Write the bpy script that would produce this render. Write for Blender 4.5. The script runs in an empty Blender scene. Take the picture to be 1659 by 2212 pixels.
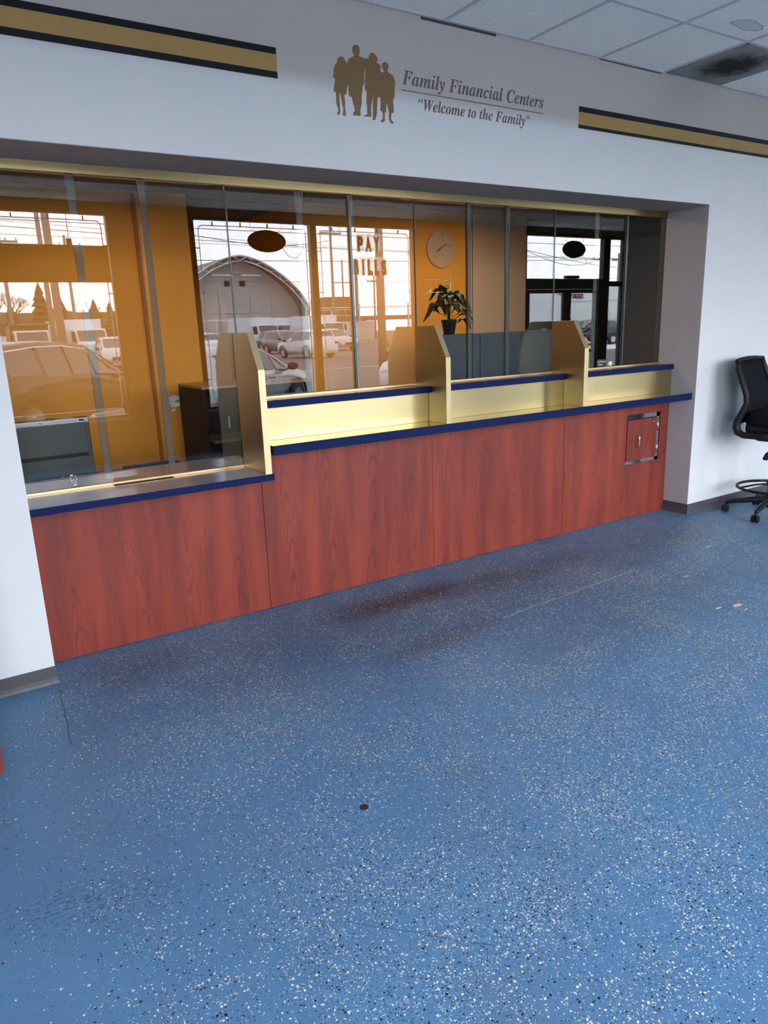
import bpy, bmesh, math, random
from mathutils import Vector, Matrix, noise as mnoise

# ------------------------------------------------------------------ camera
SC = bpy.context.scene
COL = SC.collection
def setup_camera():
    yaw, pitch, roll = math.radians(32.1425), math.radians(-14.5734), math.radians(-2.0762)
    fw = Vector((math.sin(yaw)*math.cos(pitch), math.cos(yaw)*math.cos(pitch), math.sin(pitch)))
    r = Vector((math.cos(yaw), -math.sin(yaw), 0)); u = r.cross(fw)
    r2 = math.cos(roll)*r + math.sin(roll)*u
    u2 = -math.sin(roll)*r + math.cos(roll)*u
    cd = bpy.data.cameras.new('camera'); co = bpy.data.objects.new('camera', cd); COL.objects.link(co)
    m = Matrix((( r2.x, u2.x, -fw.x, 0.2506), (r2.y, u2.y, -fw.y, -3.4853), (r2.z, u2.z, -fw.z, 1.5923), (0, 0, 0, 1)))
    co.matrix_world = m
    cd.sensor_fit = 'HORIZONTAL'; cd.sensor_width = 36.0
    cd.lens = 1544.02/1659*36.0
    cd.clip_start = 0.05; cd.clip_end = 600
    SC.camera = co
setup_camera()

# ------------------------------------------------------------------ light and exposure
SKY = 15.6
SC.view_settings.view_transform = 'Standard'; SC.view_settings.look = 'None'
SC.view_settings.exposure = 0.0; SC.view_settings.gamma = 1.0
SC.view_settings.use_curve_mapping = False
W = bpy.data.worlds.new('overcast_sky'); SC.world = W; W.use_nodes = True
def sky():
    nt = W.node_tree; n = nt.nodes; L = nt.links
    bg = n['Background']
    tc = n.new('ShaderNodeTexCoord'); sp = n.new('ShaderNodeSeparateXYZ'); L.new(tc.outputs['Generated'], sp.inputs[0])
    cr = n.new('ShaderNodeValToRGB'); L.new(sp.outputs['Z'], cr.inputs[0])
    e = cr.color_ramp.elements
    e[0].position = 0.0; e[0].color = (0.97, 0.965, 1.0, 1)
    e[1].position = 0.6; e[1].color = (0.72, 0.80, 0.95, 1)
    ns = n.new('ShaderNodeTexNoise'); ns.inputs['Scale'].default_value = 3.0; ns.inputs['Detail'].default_value = 4
    L.new(tc.outputs['Generated'], ns.inputs['Vector'])
    mr = n.new('ShaderNodeMapRange'); mr.inputs[3].default_value = 0.9; mr.inputs[4].default_value = 1.1
    L.new(ns.outputs[0], mr.inputs[0])
    mx = n.new('ShaderNodeVectorMath'); mx.operation = 'SCALE'
    L.new(cr.outputs[0], mx.inputs[0]); L.new(mr.outputs[0], mx.inputs['Scale'])
    L.new(mx.outputs[0], bg.inputs['Color'])
    bg.inputs['Strength'].default_value = SKY
sky()
WIN = [(-0.92, 0.68, 0.59, 3.03), (0.78, 2.48, 0.59, 3.03), (3.58, 5.29, 0.59, 3.03), (5.39, 7.06, 0.59, 3.03), (9.48, 12.05, 0.05, 3.05)]
YW = -5.47                       # inner face of the window wall
for (a, b, c, d) in WIN:         # portals: they only guide the sampling of the sky through the windows
    ld = bpy.data.lights.new('window_portal', 'AREA'); ld.shape = 'RECTANGLE'; ld.size = b-a; ld.size_y = d-c
    lo = bpy.data.objects.new('window_portal', ld); COL.objects.link(lo)
    lo.location = ((a+b)/2, YW+0.02, (c+d)/2); lo.rotation_euler = (math.radians(90), 0, 0)
    ld.cycles.is_portal = True
def area(name, loc, sx, sy, power, color, rot=(0, 0, 0)):
    ld = bpy.data.lights.new(name, 'AREA'); ld.shape = 'RECTANGLE'; ld.size = sx; ld.size_y = sy
    ld.energy = power; ld.color = color
    lo = bpy.data.objects.new(name, ld); COL.objects.link(lo); lo.location = loc; lo.rotation_euler = rot
    return lo
# added warm area lights, unseen, that brighten the teller room behind the glass
area('added_teller_light', (1.45, 1.45, 2.58), 1.2, 0.5, 9, (1.0, 0.74, 0.42))
area('added_teller_light', (4.5, 1.45, 2.58), 1.4, 0.5, 16, (1.0, 0.70, 0.38))
cy = SC.cycles
cy.transparent_max_bounces = 32; cy.max_bounces = 12; cy.diffuse_bounces = 5; cy.glossy_bounces = 6
cy.use_denoising = True; cy.sample_clamp_indirect = 8.0
cy.caustics_reflective = False; cy.caustics_refractive = False

# ------------------------------------------------------------------ material helpers
def srgb(r, g, b):
    f = lambda c: (c/255)/12.92 if c/255 <= 0.04045 else (((c/255)+0.055)/1.055)**2.4
    return (f(r), f(g), f(b), 1)
class NT:
    def __init__(s, name):
        s.m = bpy.data.materials.new(name); s.m.use_nodes = True
        s.t = s.m.node_tree; s.n = s.t.nodes; s.l = s.t.links
        s.b = s.n['Principled BSDF']; s.o = s.n['Material Output']
        s.geo = None
    def new(s, t, **k):
        nd = s.n.new(t)
        for a, v in k.items(): setattr(nd, a, v)
        return nd
    def put(s, sock, v):
        if hasattr(v, 'is_linked') or isinstance(v, bpy.types.NodeSocket): s.l.new(v, sock)
        else:
            if hasattr(sock, 'default_value') and not isinstance(sock.default_value, float) and isinstance(v, (tuple, list)):
                n_ = len(sock.default_value); v = tuple(v)[:n_] if len(v) >= n_ else tuple(v)+(1,)*(n_-len(v))
            sock.default_value = v
    def pos(s):
        if not s.geo: s.geo = s.new('ShaderNodeNewGeometry')
        return s.geo.outputs['Position']
    def math(s, op, a, b=0.0, c=None, clamp=False):
        nd = s.new('ShaderNodeMath', operation=op, use_clamp=clamp)
        s.put(nd.inputs[0], a); s.put(nd.inputs[1], b)
        if c is not None: s.put(nd.inputs[2], c)
        return nd.outputs[0]
    def vmul(s, v, k):
        nd = s.new('ShaderNodeVectorMath', operation='MULTIPLY'); s.put(nd.inputs[0], v); s.put(nd.inputs[1], k); return nd.outputs[0]
    def vadd(s, v, k):
        nd = s.new('ShaderNodeVectorMath', operation='ADD'); s.put(nd.inputs[0], v); s.put(nd.inputs[1], k); return nd.outputs[0]
    def sep(s, v):
        nd = s.new('ShaderNodeSeparateXYZ'); s.put(nd.inputs[0], v); return nd.outputs
    def noise(s, vec, scale, detail=2, rough=0.5, dist=0.0):
        nd = s.new('ShaderNodeTexNoise'); s.put(nd.inputs['Vector'], vec); nd.inputs['Scale'].default_value = scale
        nd.inputs['Detail'].default_value = detail; nd.inputs['Roughness'].default_value = rough; nd.inputs['Distortion'].default_value = dist
        return nd.outputs
    def rng(s, v, a, b, c=0.0, d=1.0, smooth=False):
        nd = s.new('ShaderNodeMapRange'); nd.interpolation_type = 'SMOOTHSTEP' if smooth else 'LINEAR'
        s.put(nd.inputs[0], v); nd.inputs[1].default_value = a; nd.inputs[2].default_value = b
        nd.inputs[3].default_value = c; nd.inputs[4].default_value = d; return nd.outputs[0]
    def mix(s, f, a, b, mode='MIX'):
        nd = s.new('ShaderNodeMix', data_type='RGBA', blend_type=mode)
        s.put(nd.inputs[0], f); s.put(nd.inputs[6], a); s.put(nd.inputs[7], b); return nd.outputs[2]
    def bump(s, h, strength=0.2, dist=0.002):
        nd = s.new('ShaderNodeBump'); nd.inputs['Strength'].default_value = strength; nd.inputs['Distance'].default_value = dist
        s.put(nd.inputs['Height'], h); s.l.new(nd.outputs[0], s.b.inputs['Normal'])
    def base(s, c): s.put(s.b.inputs['Base Color'], c)
    def set(s, **k):
        for a, v in k.items(): s.put(s.b.inputs[a.replace('_', ' ')], v)
def plain(name, c, rough=0.5, metal=0.0, var=0.06, scale=30, bump=0.0, spec=0.5):
    t = NT(name); p = t.pos(); nz = t.noise(p, scale, 3)
    c = tuple(c)[:3]
    t.base(t.mix(nz[0], tuple(max(0, x*(1-var)) for x in c)+(1,), tuple(min(1, x*(1+var)) for x in c)+(1,)))
    t.set(Roughness=rough, Metallic=metal); t.b.inputs['Specular IOR Level'].default_value = spec
    if bump: t.bump(t.noise(p, scale*6, 3)[0], bump, 0.001)
    return t.m

def glass_mat(name, f0, tint=(0.93, 0.95, 0.94, 1), smear=True, edge=None):
    t = NT(name); t.n.remove(t.b)
    tr = t.new('ShaderNodeBsdfTransparent'); tr.inputs[0].default_value = tint
    gl = t.new('ShaderNodeBsdfGlossy'); gl.inputs['Roughness'].default_value = 0.0; gl.inputs[0].default_value = (1, 1, 1, 1)
    g = t.new('ShaderNodeNewGeometry')
    dt = t.new('ShaderNodeVectorMath', operation='DOT_PRODUCT'); t.l.new(g.outputs['Normal'], dt.inputs[0]); t.l.new(g.outputs['Incoming'], dt.inputs[1])
    c = t.math('ABSOLUTE', dt.outputs['Value']); k = t.math('SUBTRACT', 1.0, c); k5 = t.math('POWER', k, 5.0)
    f = t.math('ADD', f0, t.math('MULTIPLY', k5, 1-f0), clamp=True)
    mx = t.new('ShaderNodeMixShader'); t.l.new(f, mx.inputs[0]); t.l.new(tr.outputs[0], mx.inputs[1]); t.l.new(gl.outputs[0], mx.inputs[2])
    t.l.new(mx.outputs[0], t.o.inputs[0]); return t.m

def wall_paint():
    t = NT('white_wall_paint'); p = t.pos(); z = t.sep(p)[2]
    nz = t.noise(p, 2.2, 4)[0]
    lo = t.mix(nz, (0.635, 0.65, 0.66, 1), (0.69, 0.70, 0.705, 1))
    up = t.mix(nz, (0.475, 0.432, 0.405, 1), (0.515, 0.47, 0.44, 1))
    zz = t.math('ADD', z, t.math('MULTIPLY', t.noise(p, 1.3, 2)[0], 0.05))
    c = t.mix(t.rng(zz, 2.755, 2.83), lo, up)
    sc = t.noise(t.vmul(p, (6, 6, 1.6)), 3.0, 5, 0.7)[0]
    c = t.mix(t.rng(sc, 0.70, 0.78, 0, 0.25), c, (0.42, 0.42, 0.44, 1))
    t.base(c); t.set(Roughness=0.62); t.bump(t.noise(p, 260, 3)[0], 0.10, 0.001); return t.m

def floor_mat():
    t = NT('blue_epoxy_floor_with_chips'); p = t.pos()
    warp = t.vadd(p, t.vmul(t.vadd(t.noise(p, 130, 2)[1], (-0.5, -0.5, -0.5)), (0.009, 0.009, 0.0)))
    flat = t.vmul(warp, (1, 1, 0))
    big = t.noise(p, 1.15, 3, 0.55)[0]; med = t.noise(t.vadd(p, (7, 3, 0)), 3.4, 3, 0.6)[0]
    base = t.mix(big, srgb(70, 109, 147), srgb(93, 136, 172))
    base = t.mix(t.rng(t.noise(p, 34, 4, 0.7)[0], 0.35, 0.7), base, t.mix(0.82, srgb(62, 94, 140), base))
    xs = t.sep(p)
    def ell(cx, cy, rx, ry, ang=0.0, w=0.35):
        ca, sa = math.cos(ang), math.sin(ang)
        dx = t.math('SUBTRACT', xs[0], cx); dy = t.math('SUBTRACT', xs[1], cy)
        a = t.math('DIVIDE', t.math('ADD', t.math('MULTIPLY', dx, ca), t.math('MULTIPLY', dy, sa)), rx)
        b = t.math('DIVIDE', t.math('SUBTRACT', t.math('MULTIPLY', dy, ca), t.math('MULTIPLY', dx, sa)), ry)
        d = t.math('SQRT', t.math('ADD', t.math('MULTIPLY', a, a), t.math('MULTIPLY', b, b)))
        d = t.math('ADD', d, t.math('MULTIPLY', t.math('SUBTRACT', med, 0.5), w))
        return t.rng(d, 0.15, 1.1, 1.0, 0.0, True)
    dirt_dark = None  # foot dirt, plus wide mild darkening along the counter
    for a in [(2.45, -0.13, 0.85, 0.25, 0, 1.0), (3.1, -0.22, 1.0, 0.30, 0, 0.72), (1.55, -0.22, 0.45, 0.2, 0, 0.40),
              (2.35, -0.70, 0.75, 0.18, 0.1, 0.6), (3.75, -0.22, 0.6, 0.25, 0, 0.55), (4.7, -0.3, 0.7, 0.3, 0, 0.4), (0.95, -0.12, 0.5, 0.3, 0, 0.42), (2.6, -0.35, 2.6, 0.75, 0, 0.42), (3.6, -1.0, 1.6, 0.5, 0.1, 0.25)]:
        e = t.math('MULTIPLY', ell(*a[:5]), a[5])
        dirt_dark = e if dirt_dark is None else t.math('MAXIMUM', dirt_dark, e)
    base = t.mix(t.math('MULTIPLY', dirt_dark, 0.9), base, srgb(52, 48, 50))
    base = t.mix(t.rng(t.noise(t.vadd(p, (3, 9, 0)), 2.1, 5, 0.65)[0], 0.48, 0.72, 0.0, 0.38), base, srgb(92, 104, 122))
    # dense and sparse chip areas
    dens = t.math('ADD', t.rng(big, 0.34, 0.66, 0.12, 0.46), t.rng(med, 0.44, 0.70, -0.06, 0.40))
    dens = t.math('ADD', dens, t.math('MULTIPLY', ell(3.05, -1.85, 0.75, 0.16, 0.25, 0.9), 0.40))
    dens = t.math('ADD', dens, t.math('MULTIPLY', ell(2.75, -1.25, 0.45, 0.10, 0.1, 0.9), 0.35))
    dens = t.math('ADD', dens, t.math('MULTIPLY', ell(3.3, -0.75, 1.2, 0.35, 0.05, 0.8), 0.18))
    dens = t.math('ADD', dens, t.math('MULTIPLY', ell(4.1, -0.55, 1.5, 0.45, 0.0, 0.9), 0.30))
    dens = t.math('MULTIPLY', dens, t.rng(t.math('ADD', xs[0], t.math('MULTIPLY', med, 0.3)), 0.45, 1.0, 0.12, 1.0))
    col = base
    for sc, s0, s1, off, k in ((210, 0.10, 0.36, (3.1, 1.7, 0), 0.95), (112, 0.10, 0.38, (0, 0, 0), 0.66)):
        v = t.new('ShaderNodeTexVoronoi', feature='F1', voronoi_dimensions='2D'); t.put(v.inputs['Vector'], t.vadd(flat, off)); v.inputs['Scale'].default_value = sc
        r = t.sep(v.outputs['Color'])
        size = t.math('ADD', s0, t.math('MULTIPLY', r[2], s1-s0))
        inside = t.math('LESS_THAN', v.outputs['Distance'], size)
        ex = t.math('LESS_THAN', r[0], t.math('MULTIPLY', dens, k))
        chip = t.math('MULTIPLY', inside, ex)
        white = t.math('LESS_THAN', r[1], 0.52)
        pale = t.math('GREATER_THAN', r[1], 0.90)
        cc = t.mix(white, srgb(20, 26, 44), srgb(222, 214, 190))
        cc = t.mix(pale, cc, srgb(52, 84, 124))
        col = t.mix(chip, col, cc)
    # scratch, cracks and bare spots
    def seg(x0, y0, x1, y1, w):
        L_ = math.hypot(x1-x0, y1-y0); ca, sa = (x1-x0)/L_, (y1-y0)/L_
        dx = t.math('SUBTRACT', xs[0], x0); dy = t.math('SUBTRACT', xs[1], y0)
        a = t.math('ADD', t.math('MULTIPLY', dx, ca), t.math('MULTIPLY', dy, sa))
        b = t.math('ADD', t.math('SUBTRACT', t.math('MULTIPLY', dy, ca), t.math('MULTIPLY', dx, sa)), t.math('MULTIPLY', t.math('SUBTRACT', t.noise(p, 14, 3)[0], 0.5), w*9))
        ok = t.math('LESS_THAN', t.math('ABSOLUTE', b), w)
        ok = t.math('MULTIPLY', ok, t.math('GREATER_THAN', a, 0.0)); return t.math('MULTIPLY', ok, t.math('LESS_THAN', a, L_))
    col = t.mix(t.math('MULTIPLY', seg(2.75, -0.70, 3.95, -0.625, 0.004), 0.55), col, srgb(190, 200, 214))
    for s in [(0.56, -0.08, 0.52, -0.62, 0.0025), (1.11, 0.22, 1.09, -0.05, 0.002)]:
        col = t.mix(t.math('MULTIPLY', seg(*s), 0.8), col, srgb(28, 38, 52))
    for s in [(1.45, -1.95, 1.75, -2.02, 0.002), (1.02, -2.05, 1.28, -2.32, 0.002), (0.25, -2.28, 0.45, -2.12, 0.002)]:
        col = t.mix(t.math('MULTIPLY', seg(*s), 0.7), col, srgb(50, 80, 116))
    for e in [(3.92, -1.36, 0.055, 0.022), (3.80, -1.32, 0.03, 0.01), (3.90, -1.42, 0.03, 0.012), (4.1, -0.9, 0.06, 0.01), (4.75, -0.62, 0.07, 0.012)]:
        col = t.mix(t.math('GREATER_THAN', ell(e[0], e[1], e[2], e[3], 0, 2.0), 0.5), col, srgb(214, 200, 180))
    sc2 = t.math('MULTIPLY', ell(0.42, -1.55, 0.35, 0.16, -0.35, 1.0), t.math('GREATER_THAN', t.noise(t.vmul(p, (10, 24, 0)), 4.0, 4, 0.7)[0], 0.56))
    col = t.mix(t.math('MULTIPLY', sc2, 0.75), col, srgb(36, 58, 92))
    t.base(col)
    t.set(Roughness=t.math('ADD', 0.40, t.math('MULTIPLY', t.noise(p, 9, 4)[0], 0.16)))
    t.b.inputs['Specular IOR Level'].default_value = 0.42
    t.bump(t.noise(p, 55, 4, 0.6)[0], 0.22, 0.002); return t.m

def cherry(name='cherry_laminate', bright=1.0):
    t = NT(name); p = t.pos(); x = t.sep(p)
    q = t.vmul(p, (1, 1, 0.10))
    broad = t.noise(q, 9.0, 2, 0.5)[0]; fine = t.noise(t.vmul(p, (1, 1, 0.03)), 160, 3, 0.6)[0]
    # nested arches of a flat-sawn veneer, one leaf about 0.3 m wide after another
    u = t.math('ADD', t.math('MULTIPLY', x[0], 3.4), t.math('MULTIPLY', t.math('SUBTRACT', t.noise(t.vmul(p, (1, 1, 0.5)), 2.2, 2)[0], 0.5), 0.7))
    cell = t.math('FLOOR', u); v = t.math('SUBTRACT', t.math('SUBTRACT', u, cell), 0.5)
    wn = t.new('ShaderNodeTexWhiteNoise', noise_dimensions='1D'); t.put(wn.inputs['W'], cell)
    sg = t.math('SUBTRACT', t.math('MULTIPLY', t.math('GREATER_THAN', wn.outputs['Value'], 0.45), 2.0), 1.0)
    g = t.math('ADD', t.math('MULTIPLY', x[2], 5.0), t.math('MULTIPLY', t.math('MULTIPLY', t.math('MULTIPLY', v, v), 52.0), sg))
    g = t.math('ADD', g, t.math('ADD', t.math('MULTIPLY', wn.outputs['Value'], 9.0), t.math('MULTIPLY', t.noise(t.vmul(p, (1, 1, 0.35)), 9, 3)[0], 2.6)))
    fr = t.math('FRACT', g)
    line = t.math('MULTIPLY', t.rng(fr, 0.0, 0.10, 0.0, 1.0, True), t.rng(fr, 0.10, 0.55, 1.0, 0.0, True))
    line = t.math('MULTIPLY', line, t.rng(t.math('ABSOLUTE', v), 0.10, 0.44, 1.0, 0.25))
    a = tuple(v*bright for v in srgb(158, 68, 50)[:3])+(1,); b = tuple(v*bright for v in srgb(124, 52, 42)[:3])+(1,); d = tuple(v*bright for v in srgb(84, 38, 36)[:3])+(1,)
    c = t.mix(t.rng(broad, 0.34, 0.66), a, b)
    c = t.mix(t.rng(fine, 0.3, 0.75, 0.0, 0.45), c, d)
    c = t.mix(t.math('MULTIPLY', line, t.rng(t.noise(q, 5.0, 2)[0], 0.35, 0.62, 0.12, 0.52)), c, d)
    nick = t.rng(t.noise(t.vmul(p, (1, 1, 1)), 60, 2, 0.4)[0], 0.78, 0.80)
    low = t.rng(x[2], 0.05, 0.32, 1.0, 0.0)
    c = t.mix(t.math('MULTIPLY', nick, low), c, srgb(222, 150, 110))
    t.base(c); t.set(Roughness=0.42); t.b.inputs['Specular IOR Level'].default_value = 0.35
    return t.m

def gold_mat(name='gold_laminate', c=(0.58, 0.485, 0.262), rough=0.42, aniso=0.8):
    t = NT(name); p = t.pos()
    br = t.noise(t.vmul(p, (900, 900, 6)), 1.0, 2)[0]
    t.base(t.mix(br, tuple(v*0.97 for v in c)+(1,), tuple(min(1, v*1.03) for v in c)+(1,)))
    t.set(Metallic=1.0, Roughness=t.math('ADD', rough-0.01, t.math('MULTIPLY', br, 0.02)))
    t.b.inputs['Anisotropic'].default_value = aniso            # brushed along the counter: highlights spread up and down
    cv = t.new('ShaderNodeCombineXYZ'); cv.inputs[1].default_value = 0.003; cv.inputs[2].default_value = 1.0; t.l.new(cv.outputs[0], t.b.inputs['Tangent'])
    return t.m

def ceiling_mat():
    t = NT('mineral_fibre_tile'); p = t.pos(); xs = t.sep(p)
    base = t.mix(t.noise(p, 0.9, 2)[0], (0.88, 0.84, 0.78, 1), (0.93, 0.89, 0.83, 1))
    fleck = t.rng(t.noise(p, 170, 3, 0.65)[0], 0.60, 0.66)
    c = t.mix(t.math('MULTIPLY', fleck, 0.75), base, (0.28, 0.29, 0.30, 1))
    dx = t.math('DIVIDE', t.math('SUBTRACT', xs[0], 4.53), 0.15); dy = t.math('DIVIDE', t.math('SUBTRACT', xs[1], -0.745), 0.055)
    d = t.math('SQRT', t.math('ADD', t.math('MULTIPLY', dx, dx), t.math('MULTIPLY', dy, dy)))
    d = t.math('ADD', d, t.math('MULTIPLY', t.math('SUBTRACT', t.noise(p, 11, 3)[0], 0.5), 1.1))
    c = t.mix(t.rng(d, 0.85, 0.95, 0.35, 0.0), c, (0.30, 0.27, 0.22, 1))
    ring = t.math('MULTIPLY', t.math('GREATER_THAN', d, 0.84), t.math('LESS_THAN', d, 0.97))
    c = t.mix(t.math('MULTIPLY', ring, 0.6), c, (0.24, 0.20, 0.16, 1))
    t.base(c); t.set(Roughness=0.9); t.bump(t.noise(p, 170, 3)[0], 0.4, 0.003); return t.m

M = {}
M['wall'] = wall_paint(); M['floor'] = floor_mat(); M['cherry'] = cherry(); M['gold'] = gold_mat(); M['ceil'] = ceiling_mat()
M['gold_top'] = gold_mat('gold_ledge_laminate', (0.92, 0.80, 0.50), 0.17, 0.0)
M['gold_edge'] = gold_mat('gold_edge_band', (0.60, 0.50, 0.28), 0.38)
M['gold_side'] = gold_mat('gold_divider_darkened', (0.42, 0.365, 0.215), 0.28)  # same gold, darkened to put the sides' dim reflections into the colour
M['brass'] = plain('brass_channel', (0.72, 0.50, 0.27), 0.35, 0.8, var=0.03)
M['brass_dull'] = gold_mat('dull_brass_track', (0.50, 0.38, 0.18), 0.4)
M['navy'] = plain('navy_edge_band', (0.005, 0.012, 0.066), 0.6, var=0.08, spec=0.12)
M['brown_top'] = plain('dark_brown_laminate', (0.25, 0.255, 0.34), 0.16, var=0.10, spec=0.4)
M['sill_top'] = plain('dark_sill_laminate', (0.05, 0.04, 0.045), 0.25)
M['base'] = plain('grey_vinyl_baseboard', srgb(76, 74, 80), 0.5, var=0.08)
M['tbar'] = plain('grey_ceiling_bar', srgb(196, 192, 192), 0.5)
M['glass'] = glass_mat('counter_glass', 0.037, (0.965, 0.97, 0.955, 1))
def strip_mat():
    t = NT('milky_plastic_strip'); t.b.inputs['Base Color'].default_value = (0.20, 0.215, 0.20, 1); t.b.inputs['Roughness'].default_value = 0.08
    tr = t.new('ShaderNodeBsdfTransparent'); tr.inputs[0].default_value = (0.9, 0.95, 0.95, 1); mx = t.new('ShaderNodeMixShader'); mx.inputs[0].default_value = 0.30
    t.l.new(tr.outputs[0], mx.inputs[1]); t.l.new(t.b.outputs[0], mx.inputs[2]); t.l.new(mx.outputs[0], t.o.inputs[0]); return t.m
def translucent_mat(name, c, k):
    t = NT(name); t.b.inputs['Base Color'].default_value = c; t.b.inputs['Roughness'].default_value = 0.4
    tr = t.new('ShaderNodeBsdfTranslucent'); tr.inputs[0].default_value = c; mx = t.new('ShaderNodeMixShader'); mx.inputs[0].default_value = k
    t.l.new(t.b.outputs[0], mx.inputs[1]); t.l.new(tr.outputs[0], mx.inputs[2]); t.l.new(mx.outputs[0], t.o.inputs[0]); return t.m
def tile_mat():
    t = NT('clear_milky_tile'); t.n.remove(t.b)
    tl = t.new('ShaderNodeBsdfTranslucent'); tl.inputs[0].default_value = (0.92, 0.91, 0.88, 1)
    tr = t.new('ShaderNodeBsdfTransparent'); mx = t.new('ShaderNodeMixShader'); mx.inputs[0].default_value = 0.35
    t.l.new(tr.outputs[0], mx.inputs[1]); t.l.new(tl.outputs[0], mx.inputs[2]); t.l.new(mx.outputs[0], t.o.inputs[0]); return t.m
M['tile'] = tile_mat()
M['led'] = translucent_mat('milky_light_tube', (0.85, 0.84, 0.82, 1), 0.75)
M['clear_strip'] = strip_mat()
M['pane'] = glass_mat('window_glass', 0.03, (0.97, 0.98, 0.98, 1))
M['edge'] = plain('polished_glass_edge', srgb(36, 48, 46), 0.2)
M['stripe_gold'] = plain('gold_vinyl', srgb(172, 138, 82), 0.32, 0.15)
M['stripe_navy'] = plain('dark_navy_vinyl', srgb(10, 12, 20), 0.35, spec=0.3)
M['logo'] = plain('bronze_vinyl', srgb(126, 98, 62), 0.45, 0.15)
M['letters'] = plain('brown_vinyl', srgb(98, 84, 78), 0.5)
M['black'] = plain('black_plastic', (0.010, 0.010, 0.012), 0.5, spec=0.25)
M['blackmat'] = plain('black_fabric', (0.008, 0.0085, 0.012), 0.9, bump=0.3, scale=60, spec=0.1)
M['rubber'] = plain('tyre_rubber', (0.02, 0.02, 0.021), 0.8)
M['chrome'] = plain('chrome', (0.75, 0.76, 0.78), 0.12, 1.0, var=0.02)
M['steel'] = plain('galvanised_steel', (0.45, 0.46, 0.47), 0.35, 0.9)
M['orange'] = plain('ochre_wall_paint', (0.78, 0.335, 0.028), 0.65, scale=3)
M['tan'] = plain('tan_wall_paint', (0.60, 0.42, 0.29), 0.65, scale=3)
M['hall'] = plain('grey_hall_paint', (0.80, 0.82, 0.86), 0.7)
M['teller_ceiling'] = plain('unlit_ceiling_tone', (0.16, 0.13, 0.11), 0.8)  # dark brown-grey stands in for a ceiling that gets no light
M['carpet'] = plain('dark_carpet', (0.03, 0.027, 0.026), 0.95, bump=0.5, scale=80)
M['darkwood'] = plain('dark_cherry_cabinet', (0.016, 0.007, 0.006), 0.6, var=0.3, spec=0.15)
M['tantop'] = plain('tan_counter_top', (0.30, 0.18, 0.08), 0.4)
M['slate'] = plain('slate_grey_steel', srgb(72, 84, 96), 0.5)
M['frame'] = plain('black_aluminium', (0.015, 0.015, 0.016), 0.4, 0.2)
M['frame_b'] = plain('bronze_aluminium', (0.06, 0.045, 0.035), 0.4, 0.3)
M['asphalt'] = plain('worn_asphalt', (0.12, 0.115, 0.115), 0.9, var=0.25, scale=2.5)
M['concrete'] = plain('pale_concrete', (0.74, 0.71, 0.66), 0.85, var=0.15, scale=3)
M['grass'] = plain('winter_grass', (0.16, 0.19, 0.07), 0.95, var=0.4, scale=12)
M['white'] = plain('white_enamel', (0.78, 0.79, 0.80), 0.35)
M['offwhite'] = plain('white_plastic_tile', (0.75, 0.74, 0.70), 0.5)
M['red'] = plain('red_plastic', (0.55, 0.03, 0.03), 0.35)
M['maroon'] = plain('dark_maroon_letters', (0.09, 0.012, 0.02), 0.5)
M['yellow'] = plain('yellow_enamel', (0.75, 0.45, 0.03), 0.4)
M['wood_pole'] = plain('weathered_pole', (0.28, 0.22, 0.17), 0.9, var=0.3, scale=12)
M['bark'] = plain('tree_bark', (0.09, 0.07, 0.055), 0.95, var=0.3)
M['evergreen'] = plain('evergreen_needles', (0.05, 0.055, 0.03), 0.95, var=0.5, scale=2)
M['brush'] = plain('leafless_brush', (0.12, 0.085, 0.06), 0.98, var=0.5, scale=1.5)
M['tarp'] = plain('hangar_fabric', (0.48, 0.46, 0.43), 0.8, var=0.12, scale=0.6)
M['tarp_d'] = plain('hangar_roof_fabric', (0.24, 0.22, 0.20), 0.85, var=0.2, scale=0.5)
M['rust'] = plain('rusty_cladding', (0.20, 0.12, 0.075), 0.9, var=0.35, scale=0.8)
M['leaf'] = plain('dark_green_leaf', (0.013, 0.034, 0.012), 0.35, var=0.4, scale=25)
M['pot'] = plain('black_pot', (0.012, 0.012, 0.012), 0.4)
M['clock'] = plain('pale_clock_face', (0.56, 0.37, 0.26), 0.4)
M['clockhand'] = plain('brown_clock_hand', (0.12, 0.06, 0.03), 0.5)
M['silver'] = plain('silver_plastic', (0.42, 0.44, 0.45), 0.35, 0.3)
M['screen'] = plain('switched_off_screen', srgb(58, 66, 68), 0.45)
M['greyplastic'] = plain('dark_grey_plastic', srgb(58, 66, 72), 0.5)
M['blue_tape'] = plain('blue_tape', srgb(96, 112, 116), 0.7)
M['residue'] = plain('dried_adhesive', (0.75, 0.72, 0.66), 0.8)
M['clearlabel'] = plain('black_sticker', (0.012, 0.014, 0.016), 0.4)
M['carpaint_black'] = plain('black_car_paint', (0.02, 0.02, 0.022), 0.10, 0.3, spec=0.8)
M['carpaint_grey'] = plain('grey_car_paint', (0.20, 0.205, 0.21), 0.15, 0.3)
M['carpaint_silver'] = plain('silver_car_paint', (0.50, 0.51, 0.52), 0.16, 0.4)
M['carpaint_white'] = plain('white_car_paint', (0.78, 0.78, 0.79), 0.15)
M['carglass'] = plain('tinted_car_glass', (0.03, 0.035, 0.04), 0.03, spec=1.0)
M['lamp'] = plain('clear_headlamp', (0.7, 0.7, 0.7), 0.1)
M['wire'] = plain('black_cable', (0.03, 0.03, 0.03), 0.6)
M['ochre_trim'] = plain('brown_wall_trim', (0.34, 0.13, 0.02), 0.6)
M['unlit_wall'] = plain('unlit_dark_wall', (0.05, 0.05, 0.05), 0.7)  # near-black, shade put into the colour of unlit walls and gaps
M['soffit'] = plain('shaded_soffit_tone', (0.40, 0.33, 0.29), 0.6)
M['reveal'] = plain('shaded_reveal_tone', (0.44, 0.415, 0.42), 0.6)
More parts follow.
